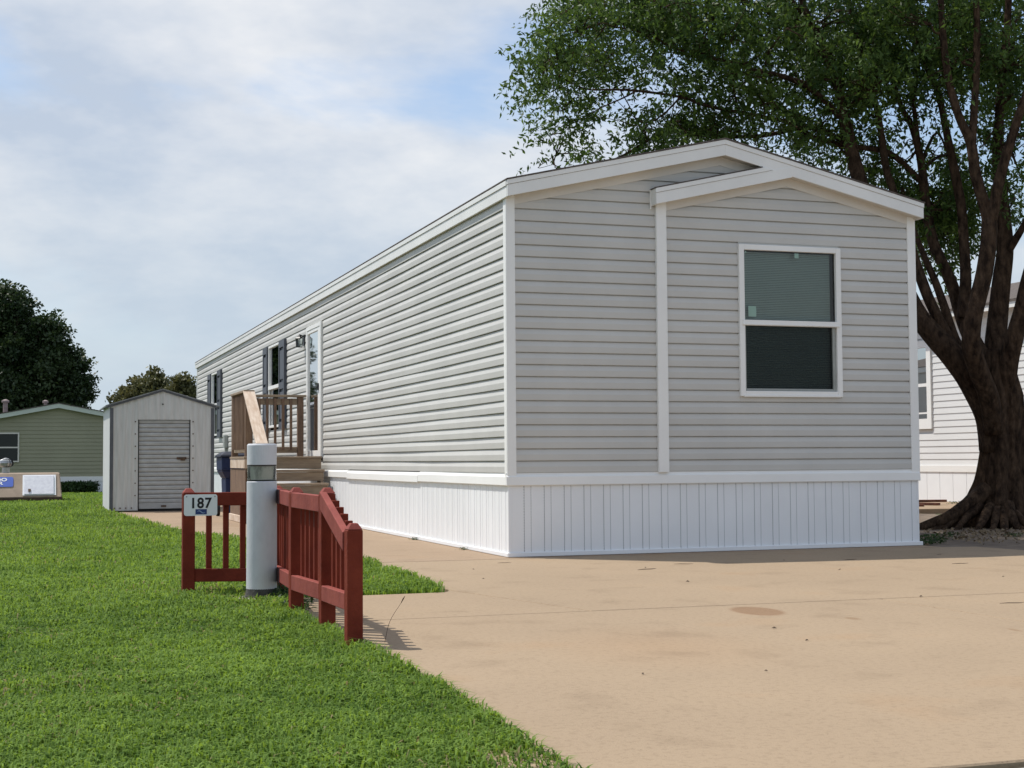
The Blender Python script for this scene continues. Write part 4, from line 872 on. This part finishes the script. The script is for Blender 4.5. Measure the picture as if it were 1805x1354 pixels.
# trunk with a root flare
tp = [at(1760, 945, 17.6), at(1760, 925, 17.6), at(1760, 905, 17.6), at(1762, 880, 17.6), at(1765, 850, 17.6), at(1767, 800, 17.6), at(1766, 750, 17.6), at(1762, 700, 17.6), at(1757, 655, 17.6), at(1757, 615, 17.6)]
tr = [0.50, 0.43, 0.36, 0.305, 0.268, 0.240, 0.243, 0.262, 0.22, 0.13]
tps = catmull(tp, 3); trs = np.interp(np.linspace(0, len(tr) - 1, len(tps)), range(len(tr)), tr)
def lob(i, th):
    k = max(0, 1 - i / 13.0); return 1 + (0.10 + 0.20 * k) * math.sin(5 * th + 0.6) * 0.8 + (0.05 + 0.1 * k) * math.sin(9 * th + 1.3) + 0.03 * math.sin(17 * th + i * 0.08) + 0.018 * math.sin(27 * th + 1.5 * math.sin(i * 0.3))
tm.tube(tps, trs, 84, rough=0.10, lobes=lob)
# roots over the ground
for spec, r0, r1 in (([(1738, 862, 17.5), (1712, 886, 17.4), (1682, 908, 17.3), (1645, 922, 17.25), (1606, 934, 17.25)], 0.115, 0.03), ([(1728, 893, 17.35), (1703, 914, 17.2), (1690, 930, 17.05), (1684, 938, 16.9)], 0.06, 0.02),
                     ([(1745, 893, 17.25), (1732, 918, 17.05), (1722, 936, 16.9), (1716, 944, 16.75)], 0.065, 0.025), ([(1775, 890, 17.2), (1785, 920, 17.0), (1800, 935, 16.9), (1830, 945, 16.7)], 0.09, 0.03), ([(1757, 898, 17.15), (1752, 925, 16.95), (1748, 943, 16.75)], 0.055, 0.025),
                     ([(1767, 900, 17.15), (1770, 930, 16.9), (1776, 946, 16.65)], 0.07, 0.025), ([(1800, 880, 17.6), (1850, 915, 17.6), (1900, 930, 17.6)], 0.12, 0.03), ([(1715, 900, 17.4), (1680, 923, 17.3), (1650, 933, 17.2), (1630, 938, 17.1)], 0.05, 0.02), ([(1700, 905, 17.35), (1672, 926, 17.2), (1660, 940, 17.0)], 0.04, 0.015), ([(1790, 905, 17.1), (1812, 928, 16.9), (1822, 942, 16.7)], 0.06, 0.02)):
    limb(spec, r0, r1, 9, 6, 0.55, keep=False)
# main limbs
limb([(1755, 790, 17.6), (1742, 730, 17.55), (1715, 675, 17.5), (1680, 628, 17.45), (1645, 590, 17.5), (1612, 545, 17.6), (1560, 440, 17.8), (1517, 325, 18.0), (1497, 251, 18.1), (1486, 192, 18.1), (1471, 127, 18.1), (1453, 83, 18.1), (1430, 40, 18.1), (1395, -40, 18.1)], 0.24, 0.035, 14, pw=0.75)
limb([(1690, 640, 17.5), (1672, 597, 17.5), (1641, 535, 17.6), (1621, 483, 17.7), (1600, 420, 17.8), (1574, 334, 18.0), (1562, 295, 18.1), (1551, 222, 18.2), (1539, 162, 18.2), (1520, 100, 18.2), (1500, 20, 18.2), (1490, -60, 18.2)], 0.085, 0.025, 10, pw=1.1)
limb([(1712, 660, 17.6), (1699, 628, 17.6), (1683, 597, 17.7), (1666, 545, 17.8), (1648, 496, 17.9), (1629, 452, 18.0), (1605, 390, 18.2), (1590, 330, 18.3)], 0.09, 0.03, 10)
limb([(1745, 650, 17.8), (1715, 600, 17.9), (1703, 578, 18.0), (1692, 548, 18.1), (1680, 508, 18.2), (1662, 467, 18.2), (1645, 428, 18.3), (1630, 354, 18.4), (1627, 310, 18.4), (1620, 266, 18.4), (1607, 222, 18.4), (1589, 189, 18.4), (1570, 130, 18.4), (1550, 60, 18.4)], 0.13, 0.022, 12)
limb([(1620, 268, 18.4), (1614, 215, 18.4), (1611, 177, 18.3), (1618, 120, 18.2), (1640, 40, 18.1)], 0.045, 0.015, 8)
limb([(1697, 560, 18.0), (1700, 530, 18.0), (1702, 490, 18.0), (1700, 440, 18.1), (1695, 369, 18.2), (1681, 295, 18.2), (1669, 236, 18.2), (1654, 165, 18.2), (1633, 118, 18.2), (1610, 40, 18.2), (1590, -60, 18.2)], 0.10, 0.03, 12)
limb([(1752, 760, 17.45), (1742, 700, 17.30), (1722, 645, 17.15), (1712, 608, 17.05), (1715, 566, 17.0), (1724, 525, 17.0), (1735, 480, 17.0), (1743, 425, 17.0), (1744, 385, 17.0)], 0.15, 0.105, 14)
limb([(1744, 400, 17.0), (1737, 369, 17.0), (1720, 310, 17.0), (1711, 251, 17.0), (1690, 205, 17.0), (1672, 140, 17.0), (1662, 60, 17.0), (1655, -60, 17.0)], 0.092, 0.04, 12)
limb([(1712, 262, 17.0), (1717, 200, 17.05), (1721, 118, 17.1), (1722, 40, 17.1), (1718, -60, 17.1)], 0.065, 0.035, 10)
limb([(1744, 400, 17.0), (1752, 365, 16.95), (1763, 310, 16.9), (1781, 251, 16.85), (1803, 183, 16.8), (1840, 90, 16.8), (1880, -20, 16.8)], 0.09, 0.04, 12)
limb([(1762, 690, 17.8), (1755, 620, 17.9), (1759, 560, 18.0), (1765, 500, 18.0), (1772, 440, 18.0), (1768, 380, 18.0), (1760, 300, 18.0), (1760, 240, 18.0), (1764, 165, 18.0), (1775, 60, 18.0), (1780, -60, 18.0)], 0.175, 0.04, 14)
limb([(1768, 455, 18.0), (1786, 428, 17.9), (1806, 395, 17.8), (1840, 330, 17.7), (1890, 230, 17.6)], 0.07, 0.03, 10)
limb([(1766, 780, 17.55), (1772, 700, 17.5), (1778, 640, 17.4), (1790, 590, 17.3), (1802, 540, 17.25), (1815, 480, 17.2), (1850, 380, 17.2), (1900, 250, 17.2), (1960, 100, 17.2)], 0.17, 0.05, 14)
# long side branches to the left
limb([(1630, 325, 18.4), (1616, 313, 18.4), (1577, 276, 18.35), (1542, 263, 18.3), (1497, 258, 18.3), (1430, 241, 18.2), (1400, 219, 18.1), (1340, 205, 18.0), (1270, 192, 17.9), (1232, 182, 17.9), (1199, 171, 17.9), (1122, 160, 17.8), (1073, 158, 17.7), (1033, 157, 17.7), (985, 135, 17.6)], 0.05, 0.008, 8)
limb([(1486, 210, 18.1), (1450, 174, 18.0), (1419, 151, 17.9), (1378, 134, 17.8), (1336, 126, 17.7), (1295, 112, 17.7), (1253, 101, 17.7), (1222, 89, 17.6), (1191, 87, 17.6), (1140, 60, 17.6), (1070, 45, 17.6)], 0.05, 0.008, 8)
limb([(1502, 265, 18.1), (1470, 240, 18.3), (1420, 225, 18.5), (1340, 240, 18.7), (1250, 240, 18.8), (1180, 232, 18.8), (1139, 250, 18.8), (1085, 280, 18.8), (1010, 300, 18.8), (975, 290, 18.8)], 0.045, 0.007, 8)
limb([(1122, 160, 17.8), (1100, 172, 17.8), (1060, 190, 17.8), (1020, 212, 17.8), (985, 230, 17.8)], 0.016, 0.004, 6)
limb([(1199, 171, 17.9), (1165, 205, 18.0), (1130, 215, 18.1), (1080, 170, 18.2)], 0.016, 0.004, 6)
limb([(1471, 127, 18.1), (1420, 60, 18.3), (1350, 20, 18.5), (1250, -20, 18.7), (1120, -30, 18.8), (1000, 20, 18.8), (950, 70, 18.8)], 0.04, 0.008, 8)
limb([(1430, 40, 18.1), (1330, -60, 17.6), (1200, -110, 17.3), (1080, -120, 17.2), (990, -70, 17.2)], 0.04, 0.008, 8)
limb([(1545, 190, 18.2), (1500, 150, 18.6), (1460, 120, 19.0), (1400, 60, 19.4), (1320, 10, 19.6)], 0.03, 0.008, 8)
limb([(1600, 100, 18.2), (1650, 20, 19.0), (1720, -60, 19.6), (1800, -140, 20)], 0.03, 0.01, 8)
# fine dead twigs in the sky gap
for spec in ([(1618, 262, 18.4), (1604, 245, 18.4), (1592, 262, 18.4), (1583, 290, 18.4)], [(1620, 268, 18.4), (1596, 282, 18.4), (1584, 315, 18.4)], [(1627, 300, 18.4), (1648, 268, 18.4), (1662, 250, 18.3)], [(1609, 222, 18.4), (1580, 205, 18.4), (1560, 203, 18.4)], [(1551, 240, 18.2), (1570, 225, 18.2), (1590, 232, 18.2)]):
    limb(spec, 0.009, 0.003, 5, 3, keep=False)

regions = [  # polygon in photo columns/rows, clusters per px2, nearest and farthest depth
    ([(985, -20), (972, 30), (958, 80), (962, 160), (990, 200), (1010, 160), (1040, 150), (1130, 140), (1250, 165), (1330, 185), (1420, 200), (1500, 180), (1560, 150), (1640, 150), (1805, 120), (1805, -20)], 1 / 330, 17.0, 20.2),
    ([(1480, -20), (1805, -20), (1805, 180), (1700, 170), (1640, 150), (1560, 165), (1500, 190), (1440, 120)], 1 / 620, 17.6, 20.6),
    ([(932, 95), (965, 90), (970, 150), (948, 150)], 1 / 300, 17.3, 18.0),
    ([(968, 180), (995, 185), (1005, 225), (995, 270), (1010, 295), (985, 318), (980, 250)], 1 / 330, 17.5, 18.8),
    ([(985, 290), (1020, 285), (1120, 262), (1140, 275), (1000, 305)], 1 / 420, 18.3, 19.0),
    ([(1000, 180), (1110, 175), (1125, 225), (1060, 235), (1000, 225)], 1 / 1500, 17.6, 18.4),
    ([(1130, 180), (1240, 185), (1300, 215), (1300, 255), (1180, 275), (1128, 270)], 1 / 330, 17.5, 19.3),
    ([(1240, 165), (1480, 185), (1500, 240), (1420, 260), (1320, 225)], 1 / 620, 17.5, 19.0),
    ([(1290, 235), (1420, 255), (1500, 260), (1510, 330), (1400, 290)], 1 / 950, 18.3, 19.6),
    ([(1380, 200), (1500, 190), (1560, 250), (1590, 340), (1500, 330), (1400, 270)], 1 / 700, 18.6, 20.4),
    ([(1500, 190), (1545, 180), (1552, 260), (1510, 300)], 1 / 900, 18.0, 19.3),
    ([(1520, 290), (1570, 300), (1640, 330), (1640, 380), (1560, 345)], 1 / 450, 18.0, 20.0),
    ([(1632, 255), (1680, 265), (1720, 330), (1720, 440), (1640, 470), (1608, 420), (1626, 330)], 1 / 240, 18.5, 20.5),
    ([(1560, 170), (1660, 170), (1660, 215), (1640, 200), (1590, 200)], 1 / 600, 17.8, 19.4),
    ([(1715, 120), (1805, 120), (1805, 330), (1760, 330), (1725, 250)], 1 / 430, 17.6, 20.0),
    ([(1740, 300), (1805, 320), (1805, 400), (1770, 400), (1720, 380)], 1 / 900, 18.3, 20.0),
    ([(1612, 440), (1680, 450), (1700, 500), (1640, 520), (1614, 500)], 1 / 1500, 18.5, 20.0),
    ([(1060, -20), (1805, -20), (2300, 60), (2300, -700), (1900, -900), (1500, -800), (1150, -420)], 1 / 1500, 16.4, 20.5),
    ([(1805, 0), (2250, 60), (2200, 420), (1900, 420), (1830, 300)], 1 / 1300, 16.8, 20.0),
]
cl = []
for poly, den, d0, d1 in regions:
    bx0 = min(p[0] for p in poly); bx1 = max(p[0] for p in poly); by0 = min(p[1] for p in poly); by1 = max(p[1] for p in poly)
    n = int((bx1 - bx0) * (by1 - by0) * den * (3.1 if den > 1 / 460 else 2.5))
    for _ in range(n):
        x = random.uniform(bx0, bx1); y = random.uniform(by0, by1)
        if not in_poly(x, y, poly): continue
        q_ = at(x, y, random.uniform(d0, d1)); nz = mnoise.noise(q_ / 0.55 + Vector((3.1, 1.7, 9.2)))
        if random.random() < min(1, max(0.12, 0.5 + 2.2 * nz)): cl.append(q_)
cl = np.array([tuple(c_) for c_ in cl])
# secondary branches, then twigs to every leaf cluster
LP = np.array([p for p, r in limb_pts]); LR = np.array([r for p, r in limb_pts])
pick = cl[rng.choice(len(cl), min(len(cl), 230), replace=False)]
sec = []
for c_ in pick:
    dd = np.linalg.norm(LP - c_, axis=1) + (LP[:, 2] > c_[2]) * 0.8; i = int(np.argmin(dd)); p = LP[i]
    mid = (p + c_) / 2 + rng.normal(size=3) * 0.12 + np.array([0, 0, 0.12 * np.linalg.norm(c_ - p)])
    pts = catmull([p, mid, c_], 4); r0 = min(LR[i] * 0.55, 0.03); rr = np.linspace(r0, 0.006, len(pts)); tm.tube(pts, rr, 6); sec += [tuple(q) for q in pts]
SP = np.vstack([LP, np.array(sec)])
for c_ in cl:
    i = int(np.argmin(np.linalg.norm(SP - c_, axis=1))); p = SP[i]
    if np.linalg.norm(p - c_) < 0.05: continue
    mid = (p + c_) / 2 + rng.normal(size=3) * 0.05; tm.tube([p, mid, c_ + rng.normal(size=3) * 0.03], [0.009, 0.006, 0.003], 4)
tm.build('trunk', M['bark'], BT, smooth=True, recalc=False)
su = cl - np.array([TB.x, TB.y, 3.0]); su /= np.linalg.norm(su, axis=1, keepdims=True); su = su + rng.normal(size=su.shape) * 0.55; su[:, 2] -= 0.25; su /= np.linalg.norm(su, axis=1, keepdims=True)
V, F, T = cluster_leaves(cl, 0.24 + 0.14 * rng.random(len(cl)), 66, 0.078, 0.38, down=0.45, squash=0.8, spray=su, big=0.6)
me = np_mesh('crown', V - np.array([TB.x, TB.y, 0]), [F], M['leaf_tree'], T); link(bpy.data.objects.new('crown', me), BT)

# ------------------------------------------------------------------ distant trees on the left
def blob_tree(label, blobs, D, base, mt, leaf, per, name, group=None, ncl=90, trunk_r=0.25, dd=2.0, rad=0.5):
    root = tree_obj(label, base, group, name)
    C = []
    for bx, by, rx, ry in blobs:
        c_ = np.array(at(bx, by, D)); k = D / F_PX
        for _ in range(int(ncl * rx * ry / 2500) + 8):
            d_ = rng.normal(size=3); d_ /= np.linalg.norm(d_); r_ = rng.random() ** 0.33 * (0.86 + 0.2 * rng.random())
            C.append(c_ + RIGHT * d_[0] * rx * k * r_ + np.array([0, 0, 1]) * d_[2] * ry * k * r_ + FWD * d_[1] * dd * r_ * (rx * k / 2))
    C = np.array(C)
    V_, F_, T_ = cluster_leaves(C, rad * (0.7 + 0.6 * rng.random(len(C))), per, leaf, 0.6, down=0.2, big=1.3)
    me_ = np_mesh('crown', V_ - np.array(base), [F_], mt, T_); link(bpy.data.objects.new('crown', me_), root)
    b_ = MB(); b0 = Vector(base); top = Vector(C.mean(axis=0))
    b_.tube(catmull([b0, b0.lerp(top, 0.4) + Vector((0.1, 0, 0)), top], 4), np.linspace(trunk_r, trunk_r * 0.4, 9), 10, rough=0.2)
    for i in rng.choice(len(C), 14, replace=False): 
        p = b0.lerp(top, 0.35 + 0.5 * random.random()); q = Vector(C[i]); b_.tube(catmull([p, p.lerp(q, 0.5) + Vector((0, 0, 0.3)), q], 3), np.linspace(trunk_r * 0.35, 0.03, 7), 6)
    b_.build('trunk', M['bark_plain'], root, smooth=True, recalc=False)
    return root
bz = -0.13
q = at(25, 850, 62); blob_tree('tall dark green tree behind sage green house at far left', [(15, 545, 42, 42), (5, 610, 75, 60), (85, 605, 36, 52), (50, 670, 85, 60), (115, 650, 38, 45), (125, 690, 36, 45), (60, 740, 100, 60), (-60, 600, 70, 90), (-70, 710, 90, 80)], 62, (q.x, q.y, bz), M['leaf_dark'], 0.17, 120, 'leafy_tree', ncl=50, trunk_r=0.35, rad=0.55)
q = at(258, 850, 58); blob_tree('round olive-brown tree topping out above garden shed roof', [(262, 690, 42, 36), (235, 712, 38, 28), (285, 715, 42, 35), (262, 745, 60, 40)], 58, (q.x, q.y, bz), M['leaf_olive'], 0.15, 70, 'leafy_tree', ncl=110, trunk_r=0.18, rad=0.36)
q = at(322, 850, 56); blob_tree('smaller olive tree peeking between shed roof and house corner', [(320, 690, 22, 30), (325, 720, 30, 34), (320, 755, 36, 40)], 56, (q.x, q.y, bz), M['leaf_olive'], 0.15, 66, 'leafy_tree', ncl=120, trunk_r=0.14, rad=0.30)
# low shrubs along the green house
def shrub(label, x0, x1, y, h, n, group=None):
    root = tree_obj(label, ((x0 + x1) / 2, y, bz), group, 'shrub', 'shrub')
    C = np.stack([rng.uniform(x0, x1, n), y + rng.normal(size=n) * 0.16, bz + h * rng.random(n) ** 0.7], 1)
    V_, F_, T_ = cluster_leaves(C, 0.16, 34, 0.10, 0.45, down=-0.2)
    me_ = np_mesh('foliage', V_ - np.array([(x0 + x1) / 2, y, bz]), [F_], M['leaf_bush'], T_); link(bpy.data.objects.new('foliage', me_), root)
    b_ = MB()
    for _ in range(10):
        xx = random.uniform(x0, x1); b_.tube([(xx, y, bz - 0.05), (xx + 0.05, y, bz + h * 0.5), (xx + random.uniform(-.1, .1), y, bz + h)], [0.012, 0.009, 0.004], 5)
    b_.build('stem', M['bark_plain'], root, recalc=False)
shrub('dark green shrub under white skirting of the sage house', -3.5, -1.9, 37.1, 0.30, 190)

# ------------------------------------------------------------------ lawn grass
def fbm(x, y, s, seed):
    out_ = np.zeros(len(x)); amp = 1.0
    for o_ in range(3):
        k = s * 2 ** o_; xi = np.floor(x * k).astype(int); yi = np.floor(y * k).astype(int); fx = x * k - xi; fy_ = y * k - yi
        fx = fx * fx * (3 - 2 * fx); fy_ = fy_ * fy_ * (3 - 2 * fy_)
        def h(a, b_): 
            v_ = (a * 374761393 + b_ * 668265263 + seed * 982451653 + o_ * 1274126177) & 0xffffffff; v_ = ((v_ ^ (v_ >> 13)) * 1274126177) & 0xffffffff; return ((v_ ^ (v_ >> 16)) & 0xffff) / 65535.0
        out_ += amp * ((h(xi, yi) * (1 - fx) + h(xi + 1, yi) * fx) * (1 - fy_) + (h(xi, yi + 1) * (1 - fx) + h(xi + 1, yi + 1) * fx) * fy_); amp *= 0.5
    return out_ / 1.75
GP = []
for d0, d1, den in ((3.6, 6, 10500), (6, 8, 7200), (8, 11, 3600), (11, 15, 1900), (15, 22, 900), (22, 32, 420), (32, 52, 170)):
    hw0 = 0.5 * IW / F_PX
    nn_ = int((d1 - d0) * (2 * hw0 * d1 * 1.12) * den)
    f_ = rng.uniform(d0, d1, nn_); r_ = rng.uniform(-1, 1, nn_) * hw0 * d1 * 1.12
    hx = CAM[0] + f_ * 0.3177 + r_ * 0.948; hy = CAM[1] + f_ * 0.948 - r_ * 0.3177
    GP.append(np.stack([hx, hy, f_], 1))
GP = np.vstack(GP)
ed = np.interp(GP[:, 1], eY, eX)
jag = 0.05 * (fbm(GP[:, 0], GP[:, 1], 3.0, 5) - 0.5) + 0.03
ok = (GP[:, 0] < ed + jag) & (GP[:, 1] > -8.72) & (GP[:, 1] < 37.4)
ok &= ~((GP[:, 1] > -3.12) & (GP[:, 1] < -2.90) & (GP[:, 0] > -2.45) & (GP[:, 1] < -2.98 + 0.03 * rng.random(len(GP))))
ok &= (np.hypot(GP[:, 0] - BC[0], GP[:, 1] - BC[1]) > 0.135)
ok &= ~((GP[:, 0] > SX0 - 0.02) & (GP[:, 0] < SX1) & (GP[:, 1] > SY0) & (GP[:, 1] < SY1))
thin = fbm(GP[:, 0], GP[:, 1], 1.1, 11)
bare = (thin > 0.70) & (rng.random(len(GP)) < 0.45)
ok &= ~bare
GP = GP[ok]; n = len(GP)
patch = fbm(GP[:, 0], GP[:, 1], 0.9, 3); fine = fbm(GP[:, 0], GP[:, 1], 5.0, 9)
edge_d = np.interp(GP[:, 1], eY, eX) - GP[:, 0]
hgt = (0.030 + 0.030 * rng.random(n)) * (0.65 + 0.8 * fine) * (1 + 0.012 * GP[:, 2])
hgt *= 1 + 0.35 * np.exp(-np.maximum(edge_d, 0) / 0.10)
tall = rng.random(n) < 0.004; hgt[tall] *= 1.3
wid = (0.0045 + 0.0035 * rng.random(n)) * (0.75 + 0.075 * GP[:, 2])
az = rng.uniform(0, 2 * np.pi, n); lean = 0.40 + 0.95 * rng.random(n)
dirx, diry = np.cos(az), np.sin(az); sx_, sy_ = -diry, dirx
z0 = np.array([-0.034 + dip(v) for v in GP[:, 1]])
hh = hgt * np.interp(GP[:, 2], [4, 10], [0.82, 1.0])
b0 = np.stack([GP[:, 0] - sx_ * wid / 2, GP[:, 1] - sy_ * wid / 2, z0], 1); b1 = np.stack([GP[:, 0] + sx_ * wid / 2, GP[:, 1] + sy_ * wid / 2, z0], 1)
m_r = hh * 0.30 * lean; t_r = hh * 0.95 * lean; m_z = hh * 0.62; t_z = hh * (1.0 - 0.42 * lean)
cx2 = GP[:, 0] + dirx * m_r; cy2 = GP[:, 1] + diry * m_r
m0 = np.stack([cx2 - sx_ * wid * 0.45, cy2 - sy_ * wid * 0.45, z0 + 0.02 + m_z], 1); m1 = np.stack([cx2 + sx_ * wid * 0.45, cy2 + sy_ * wid * 0.45, z0 + 0.02 + m_z], 1)
tp_ = np.stack([GP[:, 0] + dirx * t_r, GP[:, 1] + diry * t_r, z0 + 0.02 + t_z], 1)
V = np.stack([b0, b1, m1, m0, tp_], 1).reshape(-1, 3); ix = np.arange(n) * 5
F4 = np.stack([ix, ix + 1, ix + 2, ix + 3], 1); F3 = np.stack([ix + 3, ix + 2, ix + 4], 1)
tint = np.clip(0.02 + 0.55 * (patch - 0.2) + 0.45 * (fine - 0.35) + 0.62 * rng.random(n), 0, 0.9)
straw_ = (rng.random(n) < 0.006 + 0.10 * np.clip((thin[ok] - 0.62) * 5, 0, 1)); tint[straw_] = 1.0
me = np_mesh('grass', V, [F4, F3], M['grass'], np.repeat(tint, 5)); go = link(bpy.data.objects.new('grass', me)); go['kind'] = 'stuff'
print('grass blades', n, 'leaf clusters', len(cl))

# ------------------------------------------------------------------ weeds, litter and scraps
def weed_patch(name, spots, mt, n_per, ln, lw, spread, up):
    Vs, Fs, Ts = [], [], []; k = 0
    for (x, y, s_) in spots:
        c_ = np.array([x, y, 0.0]) + rng.normal(size=(n_per, 3)) * np.array([spread, spread, 0]) * s_; c_[:, 2] = 0.0 + rng.random(n_per) * up * s_
        d_ = rng.normal(size=(n_per, 3)); d_[:, 2] = np.abs(d_[:, 2]) * 0.6; l_ = ln * (0.6 + 0.8 * rng.random(n_per)) * s_
        V_, F_, T_ = leaf_arrays(c_, d_, l_, l_ * lw, rng.random(n_per)); Vs.append(V_); Fs.append(F_ + k); Ts.append(T_); k += len(V_)
    me_ = np_mesh(name, np.vstack(Vs), [np.vstack(Fs)], mt, np.concatenate(Ts)); o = link(bpy.data.objects.new(name, me_)); o['kind'] = 'stuff'; return o
weed_patch('weeds', [(4.55, 0.35, 1.2), (4.75, 0.5, 0.9), (4.4, 0.15, 0.8), (5.4, 1.2, 0.7), (6.0, 0.9, 0.6), (11.3, 9.3, 1.2), (11.4, 11.3, 1.6), (-0.06, 1.2, 0.35), (-0.05, 3.1, 0.4), (-2.58, -2.78, 1.0), (-2.50, -3.05, 1.0), (-2.46, -3.3, 0.9), (-2.55, -3.72, 0.7), (-2.44, -2.72, 0.8)], M['leaf_bush'], 150, 0.032, 0.45, 0.075, 0.07)
weed_patch('leaf_litter', [(5.0 + 2.4 * random.random(), 0.2 + 2.6 * random.random(), 1.0) for _ in range(60)], M['leafdry'], 14, 0.05, 0.5, 0.22, 0.02)
# one seed-head stalk leaning over the drive
wl = MB(); p0 = Vector((-2.43, -5.42, 0)); wl.tube(catmull([p0, p0 + Vector((0.02, -0.02, 0.10)), p0 + Vector((0.075, -0.02, 0.185))], 5), np.linspace(0.0014, 0.0009, 11), 5).tube([p0 + Vector((0.075, -0.02, 0.185)), p0 + Vector((0.086, -0.02, 0.205)), p0 + Vector((0.095, -0.02, 0.218))], [0.0016, 0.0035, 0.001], 6)
wl.single('weed_stalk', M['litter'], 'thin dark weed stalk with seed head beside end fence post', 'weed', (-2.43, -5.42, 0), recalc=False)
# scattered twigs and leaf crumbs on the drive
tw = [(0.55, -1.75, 0.2, 0.3), (1.9, -2.35, 0.12, 0.9), (3.1, -2.2, 0.16, 0.0), (3.55, -2.6, 0.2, 0.15), (1.45, -5.0, 0.16, -0.15), (1.75, -5.1, 0.06, -0.5), (2.1, -6.2, 0.1, 0.4), (-0.25, -0.62, 0.13, 0.1), (2.55, -1.45, 0.15, 0.2), (3.6, -1.2, 0.12, 0.6), (1.05, -1.35, 0.16, -0.3), (2.3, -5.9, 0.12, 0.0)]
twm = MB(); twm.tube([(-0.5, 0, 0.005), (-0.15, 0.05, 0.011), (0.2, -0.02, 0.007), (0.5, 0.06, 0.009)], [0.008, 0.016, 0.015, 0.007], 6); twme = twm.mesh('twig', M['litter'], recalc=False)
for x, y, s_, a in tw:
    o = bpy.data.objects.new('twig', twme); link(o); o.location = (x, y, 0.002); o.scale = (s_, s_, s_ * 0.8); o.rotation_euler = (0, 0, a)
    o['label'] = 'thin dry twig lying on the tan driveway'; o['category'] = 'twig'; o['group'] = 'twigs lying on the driveway'
lm = MB(); lm.add([(-0.5, 0, 0.05), (-0.1, 0.3, 0.25), (0.5, 0.1, 0.1), (0.1, -0.3, 0.2), (0.0, 0.0, 0.45)], [(0, 1, 4), (1, 2, 4), (2, 3, 4), (3, 0, 4), (0, 3, 2, 1)]); lme = lm.mesh('dead_leaf', M['litter'])
dl = [(-0.55, -6.1, 0.035), (0.35, -2.9, 0.045), (0.05, -7.35, 0.03), (1.15, -7.0, 0.03), (1.95, -5.1, 0.05), (-0.9, -2.1, 0.03), (0.9, -8.05, 0.028), (-0.45, -5.6, 0.04), (1.2, -4.45, 0.04), (-0.35, -8.0, 0.022), (-1.2, -6.9, 0.025), (0.2, -7.8, 0.025), (-0.1, -7.45, 0.022), (0.6, -1.6, 0.035), (2.6, -3.4, 0.03), (-1.7, -6.8, 0.028), (2.0, -1.3, 0.03), (-0.7, -1.2, 0.03)]
for x, y, s_ in dl:
    o = bpy.data.objects.new('dead_leaf', lme); link(o); o.location = (x, y, 0.001); o.scale = (s_ * 0.7, s_ * 0.7, s_ * 0.5); o.rotation_euler = (0, 0, random.random() * 6)
    o['label'] = 'small dark curled dead leaf lying on tan driveway'; o['category'] = 'leaf'; o['group'] = 'dead leaves scattered on the driveway'
for i, (x, y, z, a, ln, lab) in enumerate(((10.3, 8.9, 0.07, 2.1, 0.62, 'reddish scrap board lying lowest in pile by white house'), (10.42, 8.95, 0.115, 2.95, 0.7, 'reddish scrap board laid across top of pile by white house'), (9.85, 8.45, 0.066, 2.4, 0.3, 'short reddish scrap board apart from pile on neighbour paving'))):
    b = MB().box(-ln / 2, ln / 2, -0.05, 0.05, -0.02, 0.02); o = b.single('scrap_board', M['scrap'], lab, 'board', (0, 0, 0), 'scrap boards by the white house', bevel=0.004); o.location = (x, y, z); o.rotation_euler = (0, 0, a)
